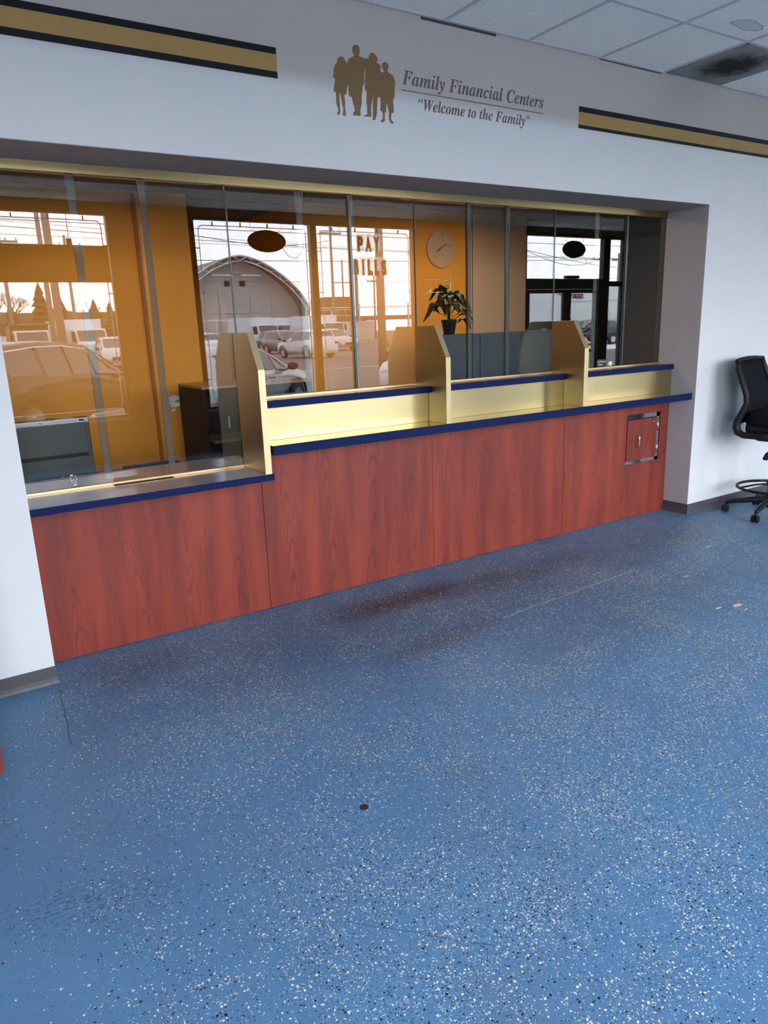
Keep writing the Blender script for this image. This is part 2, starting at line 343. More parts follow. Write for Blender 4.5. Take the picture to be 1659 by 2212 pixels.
M['front_inner'] = plain('shaded_front_wall_paint', (0.20, 0.13, 0.09), 0.7)

# ------------------------------------------------------------------ mesh helpers
def box(bm, x0, x1, y0, y1, z0, z1):
    vs = [bm.verts.new((x, y, z)) for z in (z0, z1) for y in (y0, y1) for x in (x0, x1)]
    F = [(0, 2, 3, 1), (4, 5, 7, 6), (0, 1, 5, 4), (2, 6, 7, 3), (0, 4, 6, 2), (1, 3, 7, 5)]
    return [bm.faces.new([vs[i] for i in f]) for f in F]
def prism(bm, pts, axis, a, b):
    """extrude a 2D outline along axis x, y or z from a to b"""
    def P(u, v, w): return {'x': (w, u, v), 'y': (u, w, v), 'z': (u, v, w)}[axis]
    A = [bm.verts.new(P(u, v, a)) for u, v in pts]; B = [bm.verts.new(P(u, v, b)) for u, v in pts]
    n = len(pts)
    bm.faces.new(A); bm.faces.new(B[::-1])
    for i in range(n): bm.faces.new((A[i], B[i], B[(i+1) % n], A[(i+1) % n]))
def tube(bm, path, r, seg=8, closed=False):
    path = [Vector(p) for p in path]; n = len(path); rings = []
    rr = r if isinstance(r, (list, tuple)) else [r]*n
    up = None
    for i, p in enumerate(path):
        a = path[i-1] if (i > 0 or closed) else p; b = path[(i+1) % n] if (i < n-1 or closed) else p
        d = (b-a).normalized()
        if up is None: up = Vector((0, 0, 1)) if abs(d.z) < 0.9 else Vector((1, 0, 0))
        s = d.cross(up); s = s.normalized() if s.length > 1e-6 else d.orthogonal().normalized()
        u = s.cross(d).normalized(); up = u
        rings.append([bm.verts.new(p + (s*math.cos(2*math.pi*k/seg) + u*math.sin(2*math.pi*k/seg))*rr[i]) for k in range(seg)])
    m = n if closed else n-1
    for i in range(m):
        A, B = rings[i], rings[(i+1) % n]
        for k in range(seg): bm.faces.new((A[k], A[(k+1) % seg], B[(k+1) % seg], B[k]))
    if not closed: bm.faces.new(rings[0][::-1]); bm.faces.new(rings[-1])
def lathe(bm, prof, c=(0, 0, 0), seg=20, axis='z'):
    rings = []
    for r, h in prof:
        ring = []
        for k in range(seg):
            a = 2*math.pi*k/seg; u, v = r*math.cos(a), r*math.sin(a)
            q = {'z': (u, v, h), 'y': (u, h, v), 'x': (h, u, v)}[axis]
            ring.append(bm.verts.new((q[0]+c[0], q[1]+c[1], q[2]+c[2])))
        rings.append(ring)
    for A, B in zip(rings, rings[1:]):
        for k in range(seg): bm.faces.new((A[k], A[(k+1) % seg], B[(k+1) % seg], B[k]))
    bm.faces.new(rings[0][::-1]); bm.faces.new(rings[-1])
def obj(name, bm, mat, parent=None, bevel=0.0, smooth=False, local=False, seg=2, sub=0):
    bmesh.ops.recalc_face_normals(bm, faces=bm.faces)
    if parent is not None and not local:
        p = parent
        off = Vector((0, 0, 0))
        while p is not None: off += p.location; p = p.parent
        bmesh.ops.translate(bm, vec=-off, verts=bm.verts)
    loc = None
    if parent is None and not local and len(bm.verts):
        xs = [v.co for v in bm.verts]
        loc = Vector(((min(v.x for v in xs)+max(v.x for v in xs))/2, (min(v.y for v in xs)+max(v.y for v in xs))/2, min(v.z for v in xs)))
        bmesh.ops.translate(bm, vec=-loc, verts=bm.verts)
    me = bpy.data.meshes.new(name); bm.to_mesh(me); bm.free()
    for mm in (mat if isinstance(mat, (list, tuple)) else [mat]): me.materials.append(mm)
    o = bpy.data.objects.new(name, me); COL.objects.link(o)
    if loc is not None: o.location = loc
    if parent is not None: o.parent = parent
    if smooth:
        for p in me.polygons: p.use_smooth = True
    if bevel:
        md = o.modifiers.new('bevel', 'BEVEL'); md.width = bevel; md.segments = seg; md.limit_method = 'ANGLE'; md.angle_limit = math.radians(35)
    if sub:
        md = o.modifiers.new('sub', 'SUBSURF'); md.levels = sub; md.render_levels = sub
    return o
def bmn(): return bmesh.new()
def boxes(*bs):
    bm = bmn()
    for b in bs: box(bm, *b)
    return bm
def tag(o, label, cat, group=None):
    o['label'] = label; o['category'] = cat
    if group: o['group'] = group
    return o
def thing(name, label, cat, loc, group=None):
    o = bpy.data.objects.new(name, None); COL.objects.link(o); o.location = loc; o.empty_display_size = 0.1
    return tag(o, label, cat, group)
def struct(name, bm, mat, **k):
    o = obj(name, bm, mat, **k)
    if o.parent is None: o['kind'] = 'structure'
    return o
def dup(root, loc, rotz=None, label=None):
    r = root.copy(); COL.objects.link(r); r.location = loc
    if rotz is not None: r.rotation_euler = (0, 0, rotz)
    if label: r['label'] = label
    for ch in list(root.children):
        c = ch.copy(); COL.objects.link(c); c.parent = r
        for g in list(ch.children):
            d = g.copy(); COL.objects.link(d); d.parent = c
    return r
def set_mats(root, old, new):
    """give a copied thing its own paint: object-level material slots"""
    for o in [root]+list(root.children):
        for s in o.material_slots:
            if s.material == old: s.link = 'OBJECT'; s.material = new
def bold_italic(s):
    o = ''
    for c in s:
        if 'A' <= c <= 'Z': o += chr(0x1D468+ord(c)-65)
        elif 'a' <= c <= 'z': o += chr(0x1D482+ord(c)-97)
        else: o += c
    return o
def text_mesh(name, body, mat, x0, x1, zc, y, parent=None, h=None, rotz=0.0, depth=0.0006, bold=0.0, align='LEFT', flip=False):
    """lettering on a wall that faces -y, running from x0 to x1; zc is the baseline"""
    cu = bpy.data.curves.new(name, 'FONT'); cu.body = body; cu.size = 1.0; cu.extrude = 0.0; cu.offset = bold; cu.resolution_u = 4
    tmp = bpy.data.objects.new(name, cu); COL.objects.link(tmp); bpy.context.view_layer.update()
    dg = bpy.context.evaluated_depsgraph_get()
    me = bpy.data.meshes.new_from_object(tmp.evaluated_get(dg)); bpy.data.objects.remove(tmp)
    xs = [v.co.x for v in me.vertices]; ys = [v.co.y for v in me.vertices]
    sx = abs(x1-x0)/(max(xs)-min(xs)); sy = sx if h is None else h/(max(ys)-min(ys)) if h > 0 else sx
    if h is not None and h < 0: sy = -h
    bm = bmn(); bm.from_mesh(me); bpy.data.meshes.remove(me)
    r = bmesh.ops.extrude_face_region(bm, geom=bm.faces[:])
    up = [v for v in r['geom'] if isinstance(v, bmesh.types.BMVert)]
    for v in up: v.co.z += 1.0
    x_min = min(xs)
    d = -1 if flip else 1
    for v in bm.verts:
        u, w, k = v.co.x-x_min, v.co.y, v.co.z
        v.co = Vector((x0 + d*u*sx, y - d*k*depth, zc + w*sy))
    return obj(name, bm, mat, parent)

# ------------------------------------------------------------------ the room
XL, XR, ZO, CZ = 0.5636, 5.389, 2.381, 3.168
RX0, RX1 = -1.7, 13.2
TK = 0.40                        # thickness of the counter wall
struct('floor', boxes((RX0-0.2, RX1+0.2, YW-0.15, 0.30, -0.12, 0)), M['floor'])
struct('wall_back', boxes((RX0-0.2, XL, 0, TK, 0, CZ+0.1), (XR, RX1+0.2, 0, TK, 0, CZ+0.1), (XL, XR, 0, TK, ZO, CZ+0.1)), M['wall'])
struct('wall_left', boxes((RX0-0.2, RX0, YW, 0, 0, CZ)), M['wall'])
struct('wall_right', boxes((RX1, RX1+0.2, YW, 0, 0, CZ)), M['wall'])
struct('ceiling', boxes((RX0-0.2, RX1+0.2, YW-0.15, 0, CZ, CZ+0.08)), M['ceil'])
bm = bmn()
gx = 3.543-0.61*8
while gx < RX1:
    box(bm, gx-0.012, gx+0.012, YW, 0, CZ-0.004, CZ+0.001); gx += 0.61
gy = -0.605
while gy > YW:
    box(bm, RX0, RX1, gy-0.012, gy+0.012, CZ-0.0045, CZ+0.001); gy -= 0.61
box(bm, RX0, RX1, -0.022, 0, CZ-0.006, CZ+0.001)
struct('trim_1', bm, M['tbar'])
struct('soffit_shade_slab', boxes((XL, XR, 0.0, 0.351, ZO-0.003, ZO)), M['soffit'])  # darker slab that gives the soffit its shade as colour
struct('reveal_shade_slab', boxes((XR-0.003, XR, 0.0, 0.36, 0.0, ZO-0.003)), M['reveal'])  # darker slab putting the reveal's shade into its colour
struct('dark_cover_strips', boxes((XR-0.003, XR, 0.36, TK+0.01, 1.2, ZO), (XL, XR, 0.392, TK+0.004, ZO-0.02, ZO+0.3)), M['unlit_wall'])  # dark strips added over lit wall edges behind the glass
bm = bmn()                       # shadow gap where the wall angle has come loose
box(bm, 2.78, 3.30, -0.003, 0.0, CZ-0.018, CZ-0.006); box(bm, 4.15, 4.75, -0.003, 0, CZ-0.011, CZ-0.006)
struct('shadow_gap_strip', bm, M['unlit_wall'])
def baseb(name, pts):            # vinyl cove base along a chain of points, face offset to the room side
    bm = bmn()
    for (a, b) in zip(pts, pts[1:]):
        (x0, y0), (x1, y1) = a, b
        dx, dy = x1-x0, y1-y0; L = math.hypot(dx, dy); nx, ny = dy/L, -dx/L
        prof = [(0, 0.0), (0.012, 0.0), (0.007, 0.012), (0.004, 0.03), (0.004, 0.086), (0, 0.086)]
        A = [bm.verts.new((x0+nx*o-dx/L*o, y0+ny*o-dy/L*o, z)) for o, z in prof]; B = [bm.verts.new((x1+nx*o+dx/L*o, y1+ny*o+dy/L*o, z)) for o, z in prof]
        bm.faces.new(A); bm.faces.new(B[::-1])
        for i in range(len(prof)): j = (i+1) % len(prof); bm.faces.new((A[i], B[i], B[j], A[j]))
    struct(name, bm, M['base'])
baseb('baseboard_left', [(RX0, 0), (XL, 0)])
baseb('baseboard_right', [(XR, 0.229), (XR, 0), (RX1, 0)])

# ---- window wall behind the camera: solid pieces around the openings
bm = bmn(); y0, y1 = YW-0.15, YW; top = 4.3
edges = [RX0-0.2, -0.98, 7.12, 9.42, 12.11, RX1+0.2]
box(bm, RX0-0.2, -0.98, y0, y1, 0, CZ); box(bm, 2.54, 3.52, y0, y1, 0, CZ); box(bm, 7.12, 9.42, y0, y1, 0, CZ); box(bm, 12.11, RX1+0.2, y0, y1, 0, CZ)
box(bm, -0.98, 2.54, y0, y1, 0, 0.55); box(bm, 3.52, 7.12, y0, y1, 0, 0.55)
box(bm, -0.98, 2.54, y0, y1, 3.07, CZ); box(bm, 3.52, 7.12, y0, y1, 3.07, CZ); box(bm, 9.42, 12.11, y0, y1, 3.09, CZ)
struct('wall_front', bm, M['front_inner'])
struct('wall_parapet', boxes((RX0-0.2, RX1+0.2, y0, y1, CZ, top)), M['concrete'])
bm = bmn(); e0, e1 = y0-0.02, y0
for a_, b_ in ((RX0-0.2, -0.98), (2.54, 3.52), (7.12, 9.42), (12.11, RX1+0.2)): box(bm, a_, b_, e0, e1, 0, CZ)
for a_, b_ in ((-0.98, 2.54), (3.52, 7.12)): box(bm, a_, b_, e0, e1, 0, 0.55)
struct('wall_exterior', bm, M['concrete'])
def window(n, bays, z0, z1, fm, sill=True):
    x0, x1 = bays[0][0], bays[-1][1]
    root = bpy.data.objects.new('window_%d' % n, None); COL.objects.link(root); root.location = ((x0+x1)/2, (y0+y1)/2, z0); root['kind'] = 'structure'
    bm = bmn(); w = 0.05
    box(bm, x0-w, x1+w, y0+0.03, y1-0.03, z0-0.04, z0); box(bm, x0-w, x1+w, y0+0.03, y1-0.03, z1, z1+0.04)
    box(bm, x0-w, x0, y0+0.03, y1-0.03, z0, z1); box(bm, x1, x1+w, y0+0.03, y1-0.03, z0, z1)
    for a, b in zip(bays, bays[1:]): box(bm, a[1], b[0], y0+0.03, y1-0.03, z0, z1)
    obj('window_frame', bm, fm, root)
    for (a, b) in bays: obj('pane', boxes((a, b, y0+0.07, y0+0.076, z0, z1)), M['pane'], root)
    if sill: obj('window_sill', boxes((x0-w, x1+w, y1-0.03, y1+0.03, z0-0.06, z0-0.04)), M['offwhite'], root)
window(1, [(-0.92, 0.68), (0.78, 2.48)], 0.59, 3.03, M['frame_b'])
window(2, [(3.58, 5.29), (5.39, 7.06)], 0.59, 3.03, M['frame_b'])
def entrance():
    root = bpy.data.objects.new('door_1', None); COL.objects.link(root); root.location = (10.5, (y0+y1)/2, 0); root['kind'] = 'structure'
    bm = bmn(); a, b = y0+0.02, y1-0.02
    for x_0, x_1, z_0, z_1 in [(9.42, 9.48, 0, 3.09), (11.46, 11.64, 0, 3.09), (12.03, 12.11, 0, 3.09), (9.48, 12.03, 3.03, 3.09), (9.48, 11.46, 2.13, 2.31), (11.64, 12.03, 2.18, 2.27), (11.64, 12.03, 0, 0.12)]:
        box(bm, x_0, x_1, a, b, z_0, z_1)
    obj('door_frame', bm, M['frame'], root, bevel=0.004)
    for x_0, x_1 in ((9.485, 10.515), (10.525, 11.455)):
        bm = bmn(); box(bm, x_0, x_0+0.10, a+0.03, b-0.03, 0.01, 2.125); box(bm, x_1-(0.10 if x_0 < 10 else 0.21), x_1, a+0.03, b-0.03, 0.01, 2.125)
        box(bm, x_0, x_1, a+0.03, b-0.03, 0.01, 0.26); box(bm, x_0, x_1, a+0.03, b-0.03, 2.06, 2.125)
        lf = obj('door_leaf', bm, M['frame'], root, bevel=0.003)
        hb = bmn(); xh = x_1-0.06 if x_0 < 10 else x_0+0.06
        tube(hb, [(xh, b-0.02, 0.9), (xh, b+0.04, 0.93), (xh, b+0.04, 1.22), (xh, b-0.02, 1.25)], 0.012); box(hb, x_0+0.1, x_1-0.1, b-0.03, b+0.03, 0.98, 1.03)
        obj('door_handle', hb, M['frame'], lf)
    for r in [(9.48, 11.46, 2.31, 3.03), (11.64, 12.03, 2.27, 3.03), (11.64, 12.03, 0.12, 2.18), (9.585, 10.415, 0.26, 2.06), (10.625, 11.245, 0.26, 2.06)]:
        obj('pane', boxes((r[0], r[1], y0+0.07, y0+0.076, r[2], r[3])), M['pane'], root)
entrance()

# ---- the teller room behind the glass
YB = 2.40
bm = bmn()
struct('floor_teller', boxes((-1.6, 9.1, 0.30, 5.0, -0.14, -0.02)), M['carpet'])
struct('ceiling_teller', boxes((-1.6, 9.1, TK, 5.0, 2.64, 2.72)), M['teller_ceiling'])
struct('wall_dark_added', boxes((0.36, 0.46, TK, 1.52, 0, 2.64), (0.36, 0.66, 1.52, 1.60, 0, 2.64), (0.58, 0.66, 1.60, YB, 0, 2.64)), M['unlit_wall'])  # unseen dark wall, added so the first divider mirrors less light
struct('wall_teller_back', boxes((0.66, 1.80, YB, YB+0.1, 0, 2.64), (1.80, 2.215, YB-0.02, YB+0.1, 0, 2.64)), M['orange'])
struct('trim_3', boxes((1.797, 1.824, YB-0.030, YB-0.018, 0, 2.62)), M['ochre_trim'])
struct('wall_alcove', boxes((2.115, 2.215, YB+0.1, 4.3, 0, 2.64), (2.115, 3.4, 4.3, 4.4, 0, 2.64), (3.2, 3.3, YB+0.1, 4.3, 0, 2.64)), M['orange'])
struct('wall_teller_middle', boxes((3.2, 5.03, YB, YB+0.1, 0, 2.64)), M['orange'])
struct('wall_teller_tan', boxes((5.03, 5.83, YB, YB+0.1, 0, 2.64)), M['tan'])
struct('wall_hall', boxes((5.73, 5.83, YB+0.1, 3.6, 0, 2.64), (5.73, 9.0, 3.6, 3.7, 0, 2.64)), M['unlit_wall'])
struct('wall_hall_right', boxes((8.9, 9.0, TK, 3.6, 0, 2.64)), M['hall'])

# ------------------------------------------------------------------ counter front
YP, YF = 0.2307, 0.028
seams = [XL, 1.775, 2.972, 4.181, XR]
names = ['cherry wood counter front panel under the low dark brown counter', 'cherry wood counter front panel between the first and second gold dividers',
         'cherry wood counter front panel between the second and third gold dividers', 'cherry wood counter front panel with the small access door, beside the white wall']
for i in range(4):
    a, b = seams[i]+(0.0 if i == 0 else 0.0012), seams[i+1]-(0.0 if i == 3 else 0.0012)
    zt = 0.808 if i == 0 else 0.941
    if i < 3:
        pan = obj('counter_fascia', boxes((a, b, YP, YP+0.02, 0.004, zt)), M['cherry'], bevel=0.0012)
        tag(pan, names[i], 'counter panel', 'cherry panels along the counter front')
    else:
        root = thing('counter_fascia', names[i], 'counter panel', ((a+b)/2, YP, 0.0), 'cherry panels along the counter front')
        hx0, hx1, hz0, hz1 = 4.874, 5.284, 0.446, 0.846
        obj('panel_board', boxes((a, hx0, YP, YP+0.02, 0.004, zt), (hx1, b, YP, YP+0.02, 0.004, zt), (hx0, hx1, YP, YP+0.02, 0.004, hz0), (hx0, hx1, YP, YP+0.02, hz1, zt)), M['cherry'], root)
        fr = obj('hatch_frame', boxes((hx0, hx1, YP+0.006, YP+0.010, hz1-0.040, hz1-0.004), (hx0+0.004, hx1, YP+0.006, YP+0.010, hz0+0.002, hz0+0.028), (hx1-0.042, hx1-0.004, YP+0.006, YP+0.010, hz0, hz1)), M['chrome'], root)
        fr['label'] = 'polished chrome frame around the access door'
        bk = obj('hatch_recess', boxes((hx0, hx1, YP+0.0115, YP+0.02, hz0, hz1)), M['black'], root)
        dr = obj('hatch_door', boxes((4.879, 5.236, YP-0.006, YP+0.009, 0.476, 0.801)), M['cherry'], root, bevel=0.001)
        bm = bmn()
        tube(bm, [(4.992, YP-0.004, 0.682), (4.992, YP-0.030, 0.676), (4.992, YP-0.034, 0.66), (4.992, YP-0.034, 0.60), (4.992, YP-0.030, 0.584), (4.992, YP-0.004, 0.578)], 0.006, 8)
        obj('handle', bm, M['chrome'], dr, smooth=True)
        bm = bmn(); box(bm, 4.936, 4.986, YP-0.0075, YP-0.0055, 0.580, 0.682); obj('finger_pull', bm, M['cherry'], dr, bevel=0.001)
        bm = bmn(); lathe(bm, [(0.001, YP-0.009), (0.005, YP-0.0085), (0.006, YP-0.0055)], (5.196, 0, 0.768), 10, 'y'); obj('screw', bm, M['chrome'], dr, smooth=True)
        for z in (0.505, 0.690):
            bm = bmn(); tube(bm, [(hx1-0.024, YP+0.003, z), (hx1-0.024, YP+0.003, z+0.085)], 0.010, 10)
            obj('hinge', bm, M['steel'], root, smooth=True)
        for x in (5.08, 5.11, 5.165, 5.205):
            obj('hatch_clip', boxes((x, x+0.008, YP+0.003, YP+0.0065, hz0+0.003, hz0+0.027)), M['steel'], root)

# low brown counter on the first bay
root = thing('low_counter', 'low dark brown laminate counter with a navy front edge', 'counter', (1.16, 0.4, 0.80))
SL0, SL1 = 1.004, 1.317          # cash slot under the middle pane
obj('counter_slab', boxes((XL, 1.768, YF+0.003, 0.31, 0.808, 0.8425), (XL, SL0, 0.31, 0.36, 0.808, 0.8425), (SL1, 1.768, 0.31, 0.36, 0.808, 0.8425), (XL, 1.83, 0.36, 0.755, 0.808, 0.8425)), M['brown_top'], root)
sl_ = obj('cash_slot', boxes((SL0, SL1, 0.31, 0.36, 0.808, 0.812), (SL0, SL1, 0.359, 0.36, 0.812, 0.842)), M['black'], root); sl_['label'] = 'black cash slot'
e = obj('edge_band', boxes((XL, 1.769, YF, YF+0.003, 0.8078, 0.8429), (1.768, 1.771, YF, 0.2, 0.8078, 0.8429)), M['navy'], root); e['label'] = 'navy blue edge strip'
# upper gold ledges
lx = [1.775, 2.951, 4.165, XR]
ll = ['gold topped counter ledge with navy edge between the first and second dividers', 'gold topped counter ledge with navy edge between the second and third dividers', 'gold topped counter ledge with navy edge beside the white wall']
rl = ['gold back panel under the glass between the first and second dividers', 'gold back panel under the glass between the second and third dividers', 'gold back panel under the glass beside the white wall']
sl = ['navy edged sill under the glass showing the parking lot and lettering', 'navy edged sill under the glass in front of the potted plant', 'navy edged sill under the glass beside the white wall']
bx = [(1.768, 2.946), (2.985, 4.155), (4.198, XR)]
for i in range(3):
    a, b = lx[i]+0.0006, lx[i+1]-0.0006
    root = thing('counter_ledge', ll[i], 'ledge', ((a+b)/2, 0.2, 0.94), 'gold ledges of the counter')
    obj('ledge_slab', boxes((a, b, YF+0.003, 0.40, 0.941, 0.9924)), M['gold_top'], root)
    e = obj('edge_band', boxes((a, b, YF, YF+0.003, 0.9408, 0.9928)), M['navy'], root); e['label'] = 'navy blue edge strip'
    p0, p1 = bx[i]
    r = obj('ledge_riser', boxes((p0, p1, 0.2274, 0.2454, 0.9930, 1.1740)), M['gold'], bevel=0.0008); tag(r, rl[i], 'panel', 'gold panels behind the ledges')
    root = thing('counter_sill', sl[i], 'sill', ((p0+p1)/2, 0.3, 1.17), 'navy edged sills under the glass')
    obj('sill_slab', boxes((p0, p1, 0.2145, 0.46, 1.1742, 1.2144)), M['sill_top'], root)
    if i == 0: obj('cash_slot', boxes((2.70, 2.925, 0.325, 0.349, 1.2144, 1.2156)), M['black'], root)
    q1 = p1
    e = obj('edge_band', boxes((p0, q1, 0.2115, 0.2145, 1.1741, 1.2148)), M['navy'], root); e['label'] = 'navy blue edge strip'

# gold dividers between the windows
dv = [(1.7288, 1.766, 0.8431, 0.046, 'tall gold divider at the step down to the low brown counter'), (2.9477, 2.9832, 0.9930, 0.0396, 'gold divider in front of the potted plant'),
      (4.1566, 4.196, 0.9930, 0.0396, 'gold divider nearest the white side wall')]
for a, b, z0, yf, lab in dv:
    root = thing('counter_divider', lab, 'divider', ((a+b)/2, 0.2, z0), 'gold dividers on the counter')
    prof = [(yf+0.002, z0), (yf+0.002, 1.3938), (0.1547, 1.5832), (0.360, 1.5832), (0.360, z0)]
    if i >= 0:
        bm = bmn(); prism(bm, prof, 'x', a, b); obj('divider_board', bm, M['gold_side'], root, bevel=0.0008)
    bm = bmn()
    prism(bm, [(yf, z0), (yf, 1.3942), (yf+0.002, 1.3938), (yf+0.002, z0)], 'x', a, b)
    prism(bm, [(yf, 1.3942), (0.1542, 1.5846), (0.1555, 1.5832), (yf+0.002, 1.3938)], 'x', a, b)
    e = obj('edge_band', bm, M['gold_edge'], root); e['label'] = 'bright gold front edge'

# glass and its channels
chan = [(XL, 1.7288, 0.8426, 'brass channel holding the glass on the low brown counter'), (1.766, 2.9477, 1.2146, 'brass channel on the sill between first and second dividers'),
        (2.9832, 4.1566, 1.2146, 'brass channel on the sill between second and third dividers'), (4.196, XR, 1.2146, 'brass channel on the sill beside the white wall')]
for a, b, z, lab in chan:
    tag(obj('glass_channel', boxes((a+0.001, b-0.001, 0.353, 0.3565, z, z+0.011)), M['brass'], bevel=0.0006), lab, 'channel', 'brass channels along the foot of the glass')
bm = bmn(); box(bm, XL, XR, 0.352, 0.357, 2.336, ZO-0.001); box(bm, XL, XR, 0.386, 0.391, 2.336, ZO-0.001); box(bm, XL, XR, 0.357, 0.386, 2.366, ZO-0.001)
tag(obj('glass_track', bm, M['brass_dull'], bevel=0.0008), 'long brass track along the top of the glass under the soffit', 'track')
SEALS = [(1.7495, 0.006), (2.4985, 0.015), (2.9615, 0.006), (3.376, 0.008), (3.7085, 0.016), (4.168, 0.006), (4.926, 0.017)]
panes = [(XL+0.002, 1.011, 0, 0.846, 'glass pane over the low counter beside the bright wall corner'), (0.974, 1.342, 1, 0.872, 'narrow sliding glass pane above the cash slot of the low counter'),
         (1.305, 1.748, 0, 0.846, 'glass pane over the low counter beside the tall gold divider'),
         (1.751, 2.209, 0, 1.218, 'glass pane just past the tall gold divider, showing the arched hangar'), (2.166, 2.534, 1, 1.222, 'narrow sliding glass pane showing a brown window post'), (2.500, 2.960, 0, 1.218, 'glass pane showing the two-line lettering'),
         (2.963, 3.425, 0, 1.218, 'glass pane in front of the wall clock and potted plant'), (3.379, 3.756, 1, 1.222, 'narrow sliding glass pane in front of the tan wall'), (3.711, 4.166, 0, 1.218, 'glass pane with the dark edge of the tan wall and the entrance door'),
         (4.170, 4.640, 0, 1.218, 'glass pane beside the third divider, showing an oval sign'), (4.590, 4.956, 1, 1.222, 'narrow sliding glass pane with the black phone sticker'), (4.928, XR-0.002, 0, 1.218, 'dark glass pane against the white side wall')]
for a, b, lay, z, lab in panes:
    yy = 0.362 + 0.0115*lay
    bm = bmn(); fs = box(bm, a, b, yy, yy+0.006, z, 2.362)
    for f in fs:
        n = f.calc_center_median()
        if abs(n.x-a) < 1e-5 or abs(n.x-b) < 1e-5: f.material_index = 1
    gp = tag(obj('glass_screen', bm, [M['glass'], M['edge']]), lab, 'glass pane', 'glass panes above the counter')
    if lay == 1:
        for x in (a, b):                 # clear plastic strips where two panes overlap
            w0, w1 = (x, x+0.036) if x == a else (x-0.036, x)
            sl_ = obj('clear_strip', boxes((w0, w1, yy-0.0045, yy-0.0015, z, 2.362)), M['clear_strip'], gp); sl_['label'] = 'milky clear plastic strip'
    for xs_, ww in SEALS:
        if a-0.004 <= xs_ <= b and lay == 0:
            sl_ = obj('edge_seal', boxes((xs_, xs_+ww, yy-0.001, yy+0.007, z, 2.362)), M['edge'], gp); sl_['label'] = 'dark edge seal'

# residue and stickers on the glass
random.seed(4)
def blobs(name, pts, mat, lab, cat, y=0.3612):
    bm = bmn()
    for kk, (x, z, rx, rz, ang) in enumerate(pts):
        n = 9; vs = []
        for k in range(n):
            a = 2*math.pi*k/n; r = random.uniform(0.7, 1.1)
            u, w = rx*math.cos(a)*r, rz*math.sin(a)*r
            vs.append((x+u*math.cos(ang)-w*math.sin(ang), z+u*math.sin(ang)+w*math.cos(ang)))
        prism(bm, vs, 'y', y-0.0002*kk, y-0.0002*kk+0.00015)
    return tag(obj(name, bm, mat), lab, cat)
blobs('tape_patch', [(1.37, 1.262, 0.036, 0.016, 0), (1.375, 1.225, 0.03, 0.013, 0.1), (1.36, 1.243, 0.014, 0.03, 0), (1.362, 1.197, 0.014, 0.008, 0.3)], M['blue_tape'], 'torn blue-grey tape stuck on the glass over the low counter', 'tape')
blobs('adhesive_residue', [(0.812, 0.917, 0.009, 0.004, 0.1), (0.829, 0.913, 0.008, 0.002, 0.2), (0.806, 0.903, 0.0018, 0.009, 0.3), (0.810, 0.888, 0.0016, 0.011, 0.4), (0.833, 0.898, 0.0015, 0.012, -0.3), (0.829, 0.882, 0.0013, 0.010, -0.2), (0.823, 0.867, 0.011, 0.0045, 0.1), (0.772, 0.915, 0.0025, 0.002, 0), (0.818, 0.893, 0.002, 0.007, 0.5), (0.821, 0.877, 0.0016, 0.006, 0.2)], M['residue'], 'white adhesive smear low on the glass beside the bright wall corner', 'residue')
tp = [(3.238, 1.832, 0.0022, 0.034, 0), (3.237, 1.885, 0.0015, 0.012, 0), (3.12, 1.79, 0.07, 0.0016, 0.02), (3.075, 1.800, 0.012, 0.004, 0.7), (3.20, 1.862, 0.03, 0.0011, 0.05), (3.043, 1.782, 0.006, 0.002, 0), (3.10, 1.866, 0.07, 0.0008, 0.02)]
blobs('tape_outline', tp, M['residue'], 'pale outline of removed tape on the glass below the wall clock', 'residue')
root = thing('phone_notice', 'black sticker with white lettering low on the glass beside the side wall', 'sticker', (4.715, 0.373, 1.222))
bm = bmn(); prism(bm, [(4.662, 1.236), (4.672, 1.226), (4.768, 1.226), (4.768, 1.284), (4.672, 1.284), (4.662, 1.272)], 'y', 0.3722, 0.3734); obj('sticker_sheet', bm, M['clearlabel'], root)
text_mesh('sticker_lettering', 'Cell Phones', M['offwhite'], 4.674, 4.762, 1.260, 0.3722, root)
text_mesh('sticker_lettering', 'Please', M['offwhite'], 4.680, 4.728, 1.238, 0.3722, root)
blobs('paper_scrap', [(4.815, 1.245, 0.028, 0.02, 0)], M['residue'], 'pale scrap of sticker beside the black phone sticker', 'sticker', y=0.3728)

